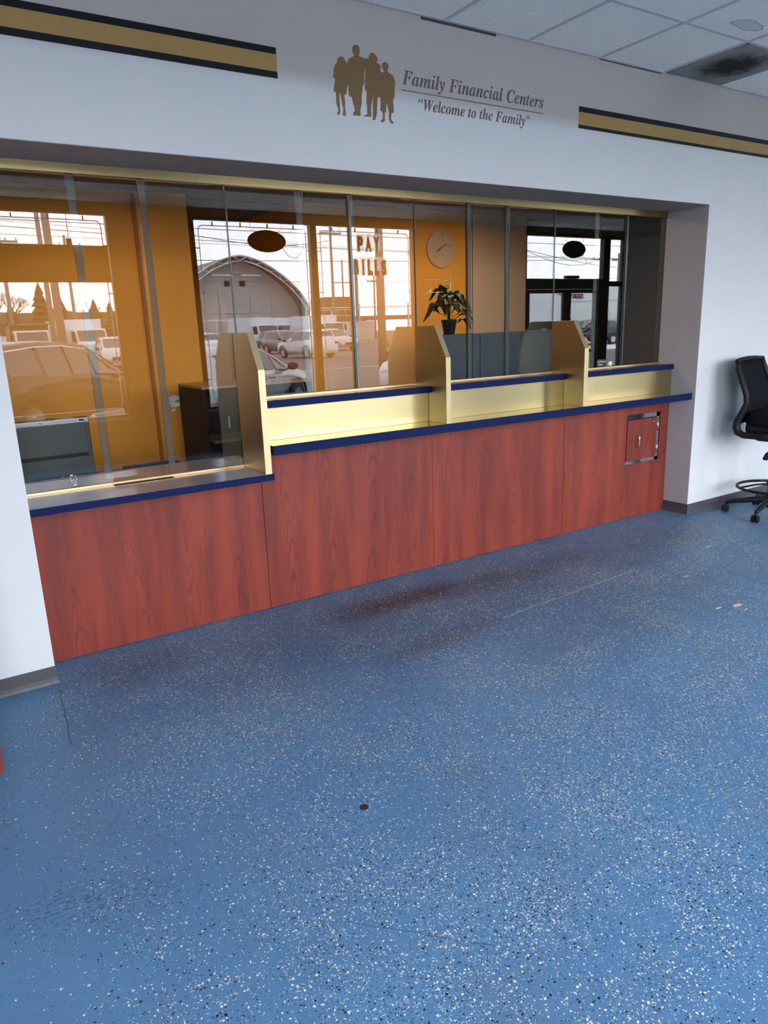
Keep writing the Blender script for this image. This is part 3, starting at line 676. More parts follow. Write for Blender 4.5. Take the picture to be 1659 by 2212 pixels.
# ------------------------------------------------------------------ wall graphics
for nm, a, b, zz, lab in [('wall_stripe', RX0+0.02, 1.928, (2.757, 2.786, 2.860, 2.889), 'gold and navy stripe painted on the wall above the low counter'), ('wall_stripe', 3.983, RX1-0.02, (2.752, 2.772, 2.845, 2.876), 'gold and navy stripe on the wall below the dirty ceiling vent')]:
    root = thing(nm, lab, 'wall stripe', ((a+b)/2, 0, zz[0]))
    obj('gold_band', boxes((a, b, -0.0012, 0, zz[1], zz[2])), M['stripe_gold'], root)
    obj('navy_band', boxes((a, b, -0.0014, 0, zz[2], zz[3])), M['stripe_navy'], root)
    obj('navy_band', boxes((a, b, -0.0014, 0, zz[0], zz[1])), M['stripe_navy'], root)
FAM = [(2.373, 2.968), (2.361, 2.964), (2.353, 2.954), (2.352, 2.94), (2.355, 2.93), (2.361, 2.925), (2.361, 2.918), (2.348, 2.909), (2.328, 2.899), (2.323, 2.89), (2.319, 2.877), (2.312, 2.88), (2.308, 2.887), (2.302, 2.898), (2.293, 2.903), (2.283, 2.903), (2.271, 2.898), (2.264, 2.889), (2.26, 2.877), (2.256, 2.866), (2.247, 2.862), (2.242, 2.848), (2.238, 2.834), (2.237, 2.816), (2.234, 2.808), (2.236, 2.802), (2.245, 2.798), (2.241, 2.779), (2.235, 2.756), (2.233, 2.741), (2.245, 2.738), (2.246, 2.715), (2.244, 2.696), (2.248, 2.677), (2.255, 2.663), (2.254, 2.655), (2.247, 2.642), (2.249, 2.636), (2.258, 2.637), (2.264, 2.648), (2.264, 2.664), (2.264, 2.687), (2.264, 2.717), (2.267, 2.738), (2.271, 2.738), (2.273, 2.72), (2.278, 2.69), (2.284, 2.671), (2.283, 2.654), (2.279, 2.639), (2.286, 2.635), (2.296, 2.638), (2.298, 2.652), (2.294, 2.674), (2.297, 2.697), (2.293, 2.723), (2.294, 2.734), (2.306, 2.735), (2.31, 2.767), (2.316, 2.78), (2.319, 2.775), (2.319, 2.748), (2.322, 2.728), (2.337, 2.729), (2.341, 2.708), (2.349, 2.682), (2.353, 2.666), (2.346, 2.661), (2.34, 2.648), (2.347, 2.643), (2.365, 2.646), (2.379, 2.644), (2.387, 2.651), (2.386, 2.664), (2.384, 2.67), (2.393, 2.698), (2.396, 2.714), (2.395, 2.735), (2.4, 2.758), (2.406, 2.792), (2.415, 2.794), (2.417, 2.818), (2.416, 2.842), (2.42, 2.861), (2.423, 2.87), (2.425, 2.856), (2.423, 2.829), (2.421, 2.798), (2.418, 2.779), (2.421, 2.771), (2.428, 2.764), (2.426, 2.737), (2.423, 2.716), (2.427, 2.689), (2.427, 2.662), (2.427, 2.657), (2.406, 2.65), (2.404, 2.646), (2.43, 2.647), (2.451, 2.649), (2.45, 2.677), (2.455, 2.709), (2.46, 2.728), (2.463, 2.745), (2.466, 2.741), (2.463, 2.71), (2.463, 2.699), (2.461, 2.67), (2.461, 2.653), (2.457, 2.638), (2.465, 2.634), (2.476, 2.637), (2.478, 2.649), (2.484, 2.66), (2.487, 2.689), (2.49, 2.719), (2.493, 2.743), (2.503, 2.749), (2.511, 2.741), (2.511, 2.715), (2.507, 2.688), (2.52, 2.678), (2.523, 2.666), (2.522, 2.647), (2.508, 2.637), (2.508, 2.631), (2.522, 2.631), (2.532, 2.635), (2.534, 2.652), (2.535, 2.678), (2.543, 2.68), (2.544, 2.698), (2.549, 2.726), (2.552, 2.724), (2.557, 2.697), (2.562, 2.679), (2.56, 2.647), (2.568, 2.635), (2.579, 2.629), (2.588, 2.631), (2.587, 2.638), (2.577, 2.644), (2.573, 2.657), (2.578, 2.681), (2.591, 2.682), (2.592, 2.71), (2.589, 2.731), (2.591, 2.748), (2.597, 2.75), (2.602, 2.779), (2.602, 2.815), (2.606, 2.817), (2.604, 2.836), (2.599, 2.852), (2.588, 2.861), (2.572, 2.867), (2.561, 2.871), (2.56, 2.88), (2.566, 2.889), (2.568, 2.9), (2.562, 2.91), (2.554, 2.915), (2.543, 2.915), (2.531, 2.909), (2.526, 2.898), (2.528, 2.886), (2.538, 2.877), (2.537, 2.868), (2.522, 2.864), (2.517, 2.865), (2.517, 2.883), (2.519, 2.889), (2.515, 2.897), (2.504, 2.902), (2.492, 2.907), (2.494, 2.91), (2.501, 2.913), (2.5, 2.927), (2.494, 2.936), (2.482, 2.945), (2.47, 2.949), (2.462, 2.945), (2.452, 2.934), (2.447, 2.919), (2.432, 2.915), (2.416, 2.915), (2.4, 2.917), (2.39, 2.921), (2.389, 2.93), (2.395, 2.934), (2.394, 2.953), (2.392, 2.96), (2.385, 2.966)]
def outline_plate(pts, y0, y1):
    """triangulated plate from a concave outline in the xz plane"""
    cu = bpy.data.curves.new('outline', 'CURVE'); cu.dimensions = '2D'; cu.fill_mode = 'BOTH'; cu.extrude = abs(y1-y0)/2
    sp = cu.splines.new('POLY'); sp.points.add(len(pts)-1); sp.use_cyclic_u = True
    for k, (x, z) in enumerate(pts): sp.points[k].co = (x, z, 0, 1)
    o = bpy.data.objects.new('outline', cu); COL.objects.link(o); bpy.context.view_layer.update()
    me = bpy.data.meshes.new_from_object(o.evaluated_get(bpy.context.evaluated_depsgraph_get())); bpy.data.objects.remove(o)
    bm = bmn(); bm.from_mesh(me); bpy.data.meshes.remove(me)
    for v in bm.verts: v.co = Vector((v.co.x, (y0+y1)/2 - v.co.z, v.co.y))
    return bm
tag(obj('family_silhouette', outline_plate(FAM, -0.0014, 0.0), M['logo']), 'bronze silhouette of a family of four on the wall', 'wall decal')
root = thing('wall_lettering', 'brown serif lettering in two lines on the wall beside the family silhouette', 'wall lettering', (3.16, 0, 2.72))
text_mesh('title_lettering', bold_italic('Family Financial Centers'), M['letters'], 2.651, 3.679, 2.828, 0.0, root, h=None, depth=0.001)
text_mesh('slogan_lettering', '\u201c'+bold_italic('Welcome to the Family')+'\u201d', M['letters'], 2.754, 3.568, 2.717, 0.0, root, h=None, depth=0.001)
obj('rule_line', boxes((2.648, 3.677, -0.001, 0, 2.797, 2.801)), M['letters'], root)

# ------------------------------------------------------------------ ceiling vent
def vent_mat():
    t = NT('dusty_white_grille'); p = t.pos(); xs = t.sep(p)
    dx = t.math('DIVIDE', t.math('SUBTRACT', xs[0], 5.06), 0.21); dy = t.math('DIVIDE', t.math('SUBTRACT', xs[1], -0.31), 0.21)
    d = t.math('SQRT', t.math('ADD', t.math('MULTIPLY', dx, dx), t.math('MULTIPLY', dy, dy)))
    d = t.math('ADD', d, t.math('MULTIPLY', t.math('SUBTRACT', t.noise(p, 16, 4, 0.7)[0], 0.5), 1.3))
    t.base(t.mix(t.rng(d, 0.45, 1.35, 1.0, 0.0, True), (0.30, 0.30, 0.29, 1), (0.025, 0.024, 0.022, 1))); t.set(Roughness=0.85); return t.m
M['vent'] = vent_mat()
root = thing('ceiling_vent', 'square ceiling return vent blackened with dust', 'vent', (5.073, -0.31, CZ-0.01))
vx0, vx1, vy0, vy1 = 4.780, 5.366, -0.598, -0.026
bm = bmn(); box(bm, vx0, vx1, vy0, vy0+0.012, CZ-0.008, CZ-0.001); box(bm, vx0, vx1, vy1-0.012, vy1, CZ-0.008, CZ-0.001); box(bm, vx0, vx0+0.012, vy0, vy1, CZ-0.008, CZ-0.001); box(bm, vx1-0.012, vx1, vy0, vy1, CZ-0.008, CZ-0.001)
obj('vent_frame', bm, M['vent'], root)
bm = bmn()
k = vy0+0.02
while k < vy1-0.01: box(bm, vx0+0.012, vx1-0.012, k, k+0.004, CZ-0.010, CZ-0.002); k += 0.0135
k = vx0+0.02
while k < vx1-0.01: box(bm, k, k+0.003, vy0+0.012, vy1-0.012, CZ-0.007, CZ-0.002); k += 0.0135
obj('grille', bm, M['vent'], root)
obj('vent_backing', boxes((vx0+0.01, vx1-0.01, vy0+0.01, vy1-0.01, CZ-0.0025, CZ-0.0008)), M['vent'], root)

# ------------------------------------------------------------------ floor plug and the corner of the cherry stand
bm = bmn(); lathe(bm, [(0.016, 0.0), (0.015, 0.0015), (0.004, 0.002)], (1.288, -1.638, 0), 14)
tag(obj('floor_plug', bm, plain('rusty_brown_plug', (0.03, 0.018, 0.018), 0.6)), 'small round dark brown plug in the blue floor', 'floor plug')
root = thing('cherry_stand', 'cherry wood stand at the edge of the picture, only its corner showing', 'stand', (0.0, -0.55, 0))
obj('side_panel', boxes((-0.30, 0.276, -0.66, -0.44, 0.075, 0.9)), M['cherry'], root, bevel=0.002)
obj('plinth', boxes((-0.31, 0.272, -0.672, -0.43, 0.0, 0.07)), M['cherry'], root, bevel=0.002)

# ------------------------------------------------------------------ drafting chair
def drafting_chair():
    cx, cy = 5.885, -0.41
    root = thing('drafting_chair', 'black mesh-back drafting chair on casters beside the white wall', 'chair', (cx, cy, 0))
    root.rotation_euler = (0, 0, math.radians(-172))     # local +y is the way the chair faces
    def o(name, bm, mat, par=root, **k): return obj(name, bm, mat, par, local=True, **k)
    # five star base
    bm = bmn(); lathe(bm, [(0.035, 0.06), (0.045, 0.075), (0.045, 0.12), (0.03, 0.14)], seg=16)
    o('base_hub', bm, M['black'], smooth=False)
    for k in range(5):
        a = math.radians(-68.0 + 72*k); ca, sa = math.cos(a), math.sin(a)
        bm = bmn(); tube(bm, [(0.03*ca, 0.03*sa, 0.115), (0.12*ca, 0.12*sa, 0.115), (0.305*ca, 0.305*sa, 0.085), (0.325*ca, 0.325*sa, 0.07)], [0.026, 0.025, 0.017, 0.012], 8)
        arm = o('base_arm', bm, M['black'], smooth=True)
        bm = bmn()
        for s in (-0.016, 0.016):
            c = Vector((0.325*ca - sa*s, 0.325*sa + ca*s, 0.030)); nrm = Vector((-sa, ca, 0)); t1 = Vector((ca, sa, 0)); t2 = Vector((0, 0, 1))
            ra = []
            for h, rr in ((-0.011, 0.024), (-0.008, 0.030), (0.008, 0.030), (0.011, 0.024)):
                ra.append([bm.verts.new(c + nrm*h + (t1*math.cos(2*math.pi*j/16) + t2*math.sin(2*math.pi*j/16))*rr) for j in range(16)])
            for A, B in zip(ra, ra[1:]):
                for j in range(16): bm.faces.new((A[j], A[(j+1) % 16], B[(j+1) % 16], B[j]))
            bm.faces.new(ra[0]); bm.faces.new(ra[-1][::-1])
        tube(bm, [(0.325*ca, 0.325*sa, 0.03), (0.325*ca, 0.325*sa, 0.075)], 0.007, 8)
        o('caster', bm, M['black'], arm)
    bm = bmn(); lathe(bm, [(0.030, 0.10), (0.030, 0.36), (0.02, 0.37), (0.016, 0.375), (0.016, 0.60)], seg=16); o('gas_column', bm, M['black'])
    # foot ring with spokes
    bm = bmn(); ring = [(0.255*math.cos(2*math.pi*k/40), 0.255*math.sin(2*math.pi*k/40), 0.225) for k in range(40)]
    tube(bm, ring, 0.0115, 8, True)
    for k in range(4):
        a = math.pi/4 + k*math.pi/2; tube(bm, [(0.03*math.cos(a), 0.03*math.sin(a), 0.255), (0.12*math.cos(a), 0.12*math.sin(a), 0.25), (0.252*math.cos(a), 0.252*math.sin(a), 0.226)], 0.008, 6)
    fr = o('foot_ring', bm, M['black'], smooth=True)
    bm = bmn(); lathe(bm, [(0.04, 0.235), (0.04, 0.275)], seg=16); o('ring_collar', bm, M['black'], fr)
    # mechanism and lever
    o('tilt_mechanism', boxes((-0.10, 0.10, -0.13, 0.13, 0.60, 0.70)), M['black'], bevel=0.02)
    bm = bmn(); tube(bm, [(0.10, 0.05, 0.63), (0.28, 0.07, 0.575), (0.34, 0.075, 0.55)], 0.006, 8); prism(bm, [(0.315, 0.565), (0.355, 0.555), (0.395, 0.525), (0.38, 0.51), (0.33, 0.525)], 'y', 0.06, 0.09)
    o('tilt_lever', bm, M['black'])
    # seat cushion
    bm = bmn(); pts = []
    for k in range(32):
        a = 2*math.pi*k/32; c, s = math.cos(a), math.sin(a)
        pts.append((0.245*math.copysign(abs(c)**0.55, c), 0.03+0.235*math.copysign(abs(s)**0.55, s)))
    lv = [(0.93, 0.735), (1.0, 0.755), (1.0, 0.80), (0.96, 0.825), (0.80, 0.838), (0.4, 0.842)]
    rings = [[bm.verts.new((x*f, 0.03+(y-0.03)*f, z - 0.02*max(0, (y-0.12))*f)) for x, y in pts] for f, z in lv]
    for A, B in zip(rings, rings[1:]):
        for k in range(32): bm.faces.new((A[k], A[(k+1) % 32], B[(k+1) % 32], B[k]))
    bm.faces.new(rings[0]); bm.faces.new(rings[-1])
    o('seat', bm, M['blackmat'], smooth=True)
    o('seat_pan', boxes((-0.222, 0.222, -0.17, 0.235, 0.672, 0.765)), M['black'], bevel=0.03)
    # back frame: side rails swing in at the lumbar, out again and under the seat
    side = [(-0.262, 1.235), (-0.245, 1.17), (-0.20, 1.06), (-0.165, 0.97), (-0.16, 0.91), (-0.185, 0.84), (-0.215, 0.77), (-0.222, 0.725), (-0.205, 0.68), (-0.16, 0.662), (-0.05, 0.66), (0.10, 0.665)]
    def hw(z): return 0.24
    bm = bmn()
    for s in (-1, 1):
        tube(bm, [(s*(hw(z) if i > 0 else 0.215), y, z) for i, (y, z) in enumerate(side)], [0.018, 0.021, 0.022, 0.022, 0.022, 0.025, 0.029, 0.031, 0.030, 0.026, 0.024, 0.022], 10)
    tube(bm, [(-0.232, -0.26, 1.232), (-0.12, -0.275, 1.24), (0, -0.28, 1.243), (0.12, -0.275, 1.24), (0.232, -0.26, 1.232)], 0.017, 8)
    tube(bm, [(-0.235, -0.10, 0.662), (0, -0.13, 0.66), (0.235, -0.10, 0.662)], 0.024, 8)
    tube(bm, [(-0.235, -0.222, 0.755), (0, -0.245, 0.755), (0.235, -0.222, 0.755)], 0.018, 8)
    o('back_frame', bm, M['black'], smooth=True)
    bm = bmn(); prof = [(y, z) for y, z in side if z >= 0.75]; nn = 10; grid = []
    for (y, z) in prof:
        grid.append([bm.verts.new(((-1+2*j/nn)*(hw(z)-0.008), y - 0.022*(1-(-1+2*j/nn)**2), z)) for j in range(nn+1)])
    for A, B in zip(grid, grid[1:]):
        for j in range(nn): bm.faces.new((A[j], A[j+1], B[j+1], B[j]))
    bk = o('back_mesh', bm, M['blackmat'], smooth=True)
    sm = bk.modifiers.new('solid', 'SOLIDIFY'); sm.thickness = 0.006
    return root
drafting_chair()

# ------------------------------------------------------------------ things behind the glass
root = thing('computer_monitor', 'dark grey computer monitor with a silver top edge behind the low counter', 'monitor', (0.80, 1.05, 0.72))
obj('monitor_housing', boxes((0.50, 1.040, 0.985, 1.06, 0.80, 1.140)), M['greyplastic'], root, bevel=0.006)
tb = obj('top_bezel', boxes((0.504, 1.036, 0.975, 0.986, 1.112, 1.139)), M['silver'], root, bevel=0.002); tb['label'] = 'silver top bezel'
obj('screen_panel', boxes((0.52, 1.018, 0.980, 0.986, 0.935, 1.108)), M['screen'], root, bevel=0.003)
obj('speaker_bar', boxes((0.504, 1.036, 0.968, 0.986, 0.808, 0.918)), M['greyplastic'], root, bevel=0.005)
obj('screen_gap', boxes((0.52, 1.018, 0.982, 0.986, 0.918, 0.933)), M['black'], root)
bm = bmn(); tube(bm, [(0.985, 0.973, 1.127), (1.012, 0.973, 1.127)], 0.0045, 8); obj('power_button', bm, M['black'], root)
text_mesh('badge_lettering', 'hp', M['black'], 0.775, 0.790, 1.121, 0.9748, root)
obj('monitor_stand', boxes((0.66, 0.88, 0.98, 1.16, 0.722, 0.735), (0.74, 0.80, 1.06, 1.10, 0.73, 0.90)), M['greyplastic'], root)
root = thing('teller_desk', 'dark wood teller desk behind the low counter', 'desk', (1.1, 1.0, 0))
obj('desk_top', boxes((0.48, 1.70, 0.80, 1.50, 0.69, 0.72)), M['darkwood'], root, bevel=0.002)
obj('desk_leg', boxes((0.50, 0.54, 0.82, 1.48, -0.02, 0.69)), M['darkwood'], root); obj('desk_leg', boxes((1.64, 1.68, 0.82, 1.48, -0.02, 0.69)), M['darkwood'], root)
tag(obj('keyboard_strip', boxes((1.30, 1.66, 1.40, 1.47, 0.722, 0.742)), M['black'], bevel=0.004), 'flat black strip lying on the teller desk', 'strip')
root = thing('teller_cabinet', 'dark wood teller cabinet with a tan top behind the tall gold divider', 'cabinet', (2.25, 1.65, 0))
obj('cabinet_top', boxes((1.89, 2.75, 1.45, 2.0, 1.205, 1.225)), M['tantop'], root, bevel=0.002)
obj('cabinet_body', boxes((1.89, 1.91, 1.45, 2.0, -0.02, 1.205), (1.91, 2.75, 1.95, 2.0, -0.02, 1.205), (2.73, 2.75, 1.45, 2.0, -0.02, 1.205), (1.91, 2.73, 1.62, 1.95, -0.02, 0.80)), M['darkwood'], root)
sh = obj('cabinet_shelf', boxes((1.99, 2.73, 1.58, 1.95, 0.80, 0.82)), M['tantop'], root); sh['label'] = 'tan shelf'
dr = obj('cabinet_door', boxes((2.12, 2.60, 1.935, 1.95, 0.83, 1.18)), M['darkwood'], root, bevel=0.004)
obj('door_handle', boxes((2.235, 2.250, 1.925, 1.935, 0.86, 0.95)), M['silver'], dr)
root = thing('file_cabinet', 'tall slate grey steel cabinet behind the glass under the potted plant', 'cabinet', (4.4, 1.45, 0))
obj('cabinet_body', boxes((3.73, 5.12, 1.215, 1.42, -0.02, 1.507)), M['slate'], root, bevel=0.004)
for x in (3.735, 4.197, 4.659): obj('cabinet_door', boxes((x, x+0.455, 1.20, 1.214, 0.05, 1.485)), M['slate'], root, bevel=0.003)
bm = bmn(); lathe(bm, [(0.006, 1.192), (0.006, 1.20)], (3.83, 0, 1.452), 10, 'y'); obj('lock', bm, M['chrome'], root)

def potted_plant():
    px, py, pz = 3.96, 1.315, 1.507
    root = thing('potted_plant', 'dark green leafy plant in a black pot on the slate grey cabinet', 'plant', (px, py, pz))
    bm = bmn(); lathe(bm, [(0.042, 0), (0.046, 0.01), (0.062, 0.10), (0.066, 0.105), (0.066, 0.118), (0.058, 0.118), (0.056, 0.10)], (px, py, pz), 20)
    obj('pot', bm, M['pot'], root, smooth=True)
    random.seed(11)
    spec = [(185, 0.15, 0.11, 0.15), (170, 0.155, 0.06, 0.15), (200, 0.10, 0.17, 0.13), (120, 0.07, 0.22, 0.14), (75, 0.05, 0.25, 0.15), (45, 0.10, 0.20, 0.16), (20, 0.12, 0.17, 0.15), (0, 0.14, 0.12, 0.16), (-20, 0.13, 0.05, 0.14),
            (-40, 0.11, 0.02, 0.14), (-70, 0.09, 0.08, 0.13), (-100, 0.09, 0.12, 0.13), (-130, 0.10, 0.10, 0.13), (150, 0.10, 0.10, 0.12), (95, 0.09, 0.13, 0.12), (-60, 0.04, 0.18, 0.13), (230, 0.05, 0.17, 0.12), (10, 0.05, 0.20, 0.13), (-10, 0.15, -0.02, 0.13)]
    for ang, r, h, ln in spec:
        ln *= 1.22; a = math.radians(ang + random.uniform(-8, 8)); d = Vector((math.cos(a), math.sin(a), 0)); s = Vector((-d.y, d.x, 0))
        base = Vector((px, py, pz+0.11)); mid = base + d*r*0.45 + Vector((0, 0, h*0.8+0.02)); tip0 = base + d*r*0.6 + Vector((0, 0, h))
        bm = bmn(); tube(bm, [base, base+d*r*0.2+Vector((0, 0, h*0.6)), tip0], 0.0025, 5)
        wd = ln*0.30; n = 8; L = []
        for i in range(n):
            t = i/(n-1); c = tip0 + d*(ln*t*0.8) + Vector((0, 0, 0.03*math.sin(math.pi*min(1, t*1.3)) - ln*0.38*t*t))
            w = wd*math.sin(math.pi*min(1.0, (t*0.93+0.05)))**0.75*(1-0.35*t)
            if i == n-1: w = 0.001
            L.append([bm.verts.new(c - s*w + Vector((0, 0, 0.35*w))), bm.verts.new(c), bm.verts.new(c + s*w + Vector((0, 0, 0.35*w)))])
        for A, B in zip(L, L[1:]):
            bm.faces.new((A[0], A[1], B[1], B[0])); bm.faces.new((A[1], A[2], B[2], B[1]))
        lf = obj('leaf', bm, M['leaf'], root, smooth=True)
        lf.modifiers.new('solid', 'SOLIDIFY').thickness = 0.0012
potted_plant()
def wall_clock():
    cx, cz, y = 4.706, 2.293, YB
    root = thing('wall_clock', 'round pale wall clock on the ochre wall behind the glass', 'clock', (cx, y, cz-0.17))
    bm = bmn(); lathe(bm, [(0.172, y-0.001), (0.172, y-0.016), (0.168, y-0.018)], (cx, 0, cz), 48, 'y'); obj('clock_face', bm, M['clock'], root)
    def hand(x0, z0, x1, z1, w):
        bm = bmn(); d = Vector((x1-x0, 0, z1-z0)); d.normalize(); n = Vector((-d.z, 0, d.x))*w
        pts = [(x0+n.x, z0+n.z), (x1+n.x*0.6, z1+n.z*0.6), (x1-n.x*0.6, z1-n.z*0.6), (x0-n.x, z0-n.z)]
        prism(bm, pts, 'y', y-0.0225, y-0.0195); obj('clock_hand', bm, M['clockhand'], root)
    hand(4.664, 2.285, 4.764, 2.343, 0.005); hand(4.764, 2.331, 4.845, 2.329, 0.0022); hand(4.636, 2.268, 4.685, 2.287, 0.0035)
    bm = bmn(); box(bm, 4.713, 4.722, y-0.0195, y-0.018, 2.428, 2.452); obj('clock_mark', bm, M['clockhand'], root)
wall_clock()
root = thing('light_switch', 'small light switch plate on the dark hall wall behind the third divider', 'light switch', (6.93, 3.59, 1.37))
obj('switch_plate', boxes((7.26, 7.35, 3.592, 3.5995, 1.37, 1.49)), M['offwhite'], root, bevel=0.002)
obj('switch_rocker', boxes((7.29, 7.32, 3.588, 3.593, 1.40, 1.46)), M['offwhite'], root)
# added housings for the made-up teller room lights
for x, lab in ((1.45, 'added housing of the unseen teller room light above the monitor'), (4.5, 'added housing of the unseen teller room light above the grey cabinet')):
    root = thing('added_light_box', lab, 'lamp', (x, 1.45, 2.585)); obj('added_housing', boxes((x-0.72, x+0.72, 1.18, 1.72, 2.585, 2.639)), M['white'], root, bevel=0.004)

# ------------------------------------------------------------------ signs hanging in the front windows
YS = YW-0.03                     # plane of the hanging signs, just behind the panes
def led_border(x0, x1, z0, z1, lab):
    root = thing('light_tube_border', lab, 'light tube', ((x0+x1)/2, YS-0.02, z0), 'light tube borders inside the front windows')
    bm = bmn(); r = 0.06; pts = []
    for cx, cz, a0 in ((x1-r, z1-r, 0), (x0+r, z1-r, 90), (x0+r, z0+r, 180), (x1-r, z0+r, 270)):
        for k in range(5): a = math.radians(a0+k*22.5); pts.append((cx+r*math.cos(a), YS-0.02, cz+r*math.sin(a)))
    tube(bm, pts, 0.006, 8, True); obj('light_tube', bm, M['led'], root, smooth=True)
    n = 4
    for k in range(n):
        x = x0+(x1-x0)*(k+0.5)/n; obj('clip', boxes((x-0.006, x+0.006, YS-0.03, YS-0.005, z1-0.005, z1+0.05)), M['black'], root)
        z = z0+(z1-z0)*(k+0.5)/n
        obj('clip', boxes((x1-0.005, x1+0.05, YS-0.03, YS-0.005, z-0.005, z+0.005)), M['black'], root); obj('clip', boxes((x0-0.05, x0+0.005, YS-0.03, YS-0.005, z-0.005, z+0.005)), M['black'], root)
led_border(0.84, 2.42, 0.68, 2.96, 'white light tube border in the window with the long hanging sign')
led_border(3.64, 5.22, 0.68, 2.96, 'white light tube border in the window with the oval hanging sign')
led_border(5.46, 6.99, 0.68, 2.96, 'white light tube border in the window with the letter tiles')
def oval_sign(cx, cz, rx, rz, ztop, lab, y=YS):
    root = thing('oval_sign', lab, 'sign', (cx, y, cz-rz), 'oval signs hung in the windows')
    bm = bmn(); n = 40
    for d0, d1, s in ((y-0.012, y+0.012, 1.0),):
        A = [bm.verts.new((cx+rx*s*math.cos(2*math.pi*k/n), d0, cz+rz*s*math.sin(2*math.pi*k/n))) for k in range(n)]
        B = [bm.verts.new((cx+rx*s*math.cos(2*math.pi*k/n), d1, cz+rz*s*math.sin(2*math.pi*k/n))) for k in range(n)]
        bm.faces.new(A); bm.faces.new(B[::-1])
        for k in range(n): bm.faces.new((A[k], B[k], B[(k+1) % n], A[(k+1) % n]))
    obj('sign_board', bm, M['black'], root, bevel=0.003)
    for s in (-1, 1):
        bm = bmn(); tube(bm, [(cx+s*rx*0.55, y, cz+rz*0.8), (cx+s*rx*0.85, y, (cz+ztop)/2+0.05), (cx+s*rx*0.8, y, ztop)], 0.003, 5); obj('hanging_chain', bm, M['wire'], root)
    bm = bmn(); tube(bm, [(cx+rx*0.8, y, cz-rz*0.55), (cx+rx*1.1, y, cz-rz*1.3), (cx+rx*1.5, y, cz-rz*1.5), (cx+rx*1.9, y, cz-rz*0.8), (cx+rx*2.0, y, cz+rz*0.3)], 0.004, 5); obj('cable', bm, M['wire'], root)
oval_sign(4.60, 2.785, 0.285, 0.145, 3.02, 'dark oval sign hung in the window facing the arched hangar')
oval_sign(10.64, 2.82, 0.29, 0.148, 3.02, 'dark oval sign hung above the entrance door')
root = thing('hanging_sign', 'long dark rectangular sign hung in the window beside the parked black car', 'sign', (1.65, YS, 2.24))
obj('sign_board', boxes((0.80, 2.46, YS+0.002, YS+0.03, 2.238, 2.668)), M['black'], root, bevel=0.004)
for x in (1.05, 2.02): obj('hanging_chain', boxes((x-0.003, x+0.003, YS+0.012, YS+0.018, 2.668, 3.02)), M['wire'], root)
obj('hanger_clip', boxes((1.99, 2.05, YS+0.004, YS+0.028, 2.668, 2.74)), M['black'], root)
root = thing('letter_sign', 'two rows of window letter tiles between the brown window post and the wall', 'sign', (6.27, YS, 2.35))
for row, (txt, x0, x1, z0, z1) in enumerate([('PAY', 6.04, 6.47, 2.70, 2.925), ('BILLS', 5.965, 6.58, 2.365, 2.60)]):
    w = (x1-x0)/len(txt)
    for k, ch in enumerate(txt):
        a = x0+k*w
        fr = obj('letter_tile', boxes((a+0.004, a+w-0.004, YS-0.008, YS-0.006, z0-0.012, z1+0.012)), M['tile'], root)
        wl = w*0.74 if ch != 'I' else w*0.30
        text_mesh('letter', ch, M['frame_b'], a+(w-wl)/2, a+(w+wl)/2, z0, YS-0.0085, fr, h=z1-z0, depth=0.004, bold=0.075)
# door closer box in the entrance transom
root = thing('door_closer', 'black door closer box on the bar above the entrance door', 'door closer', (10.55, YW+0.02, 2.30)); obj('closer_body', boxes((10.38, 10.72, YW-0.02, YW+0.05, 2.31, 2.36)), M['frame'], root, bevel=0.004)

# ------------------------------------------------------------------ outside, seen only as reflections in the counter glass
GZ = -0.15
struct('parking_lot', boxes((-120, 260, -240, -8.6, GZ-0.2, GZ)), M['asphalt'])
struct('sidewalk_bounce', boxes((-20, 30, -8.6, YW-0.15, GZ-0.2, -0.02)), M['concrete'])  # unseen, widened and pale to bounce light up to the lobby ceiling
bm = bmn()
for k in range(7): 
    x = 0.4+2.95*k; box(bm, x, x+0.10, -13.5, -8.2, GZ, GZ+0.004)
box(bm, 10, 40, -39.6, -39.4, GZ, GZ+0.004); box(bm, 8, 60, -24.0, -23.85, GZ, GZ+0.004)
for o in [struct('parking_lines', bm, M['white'])]: pass

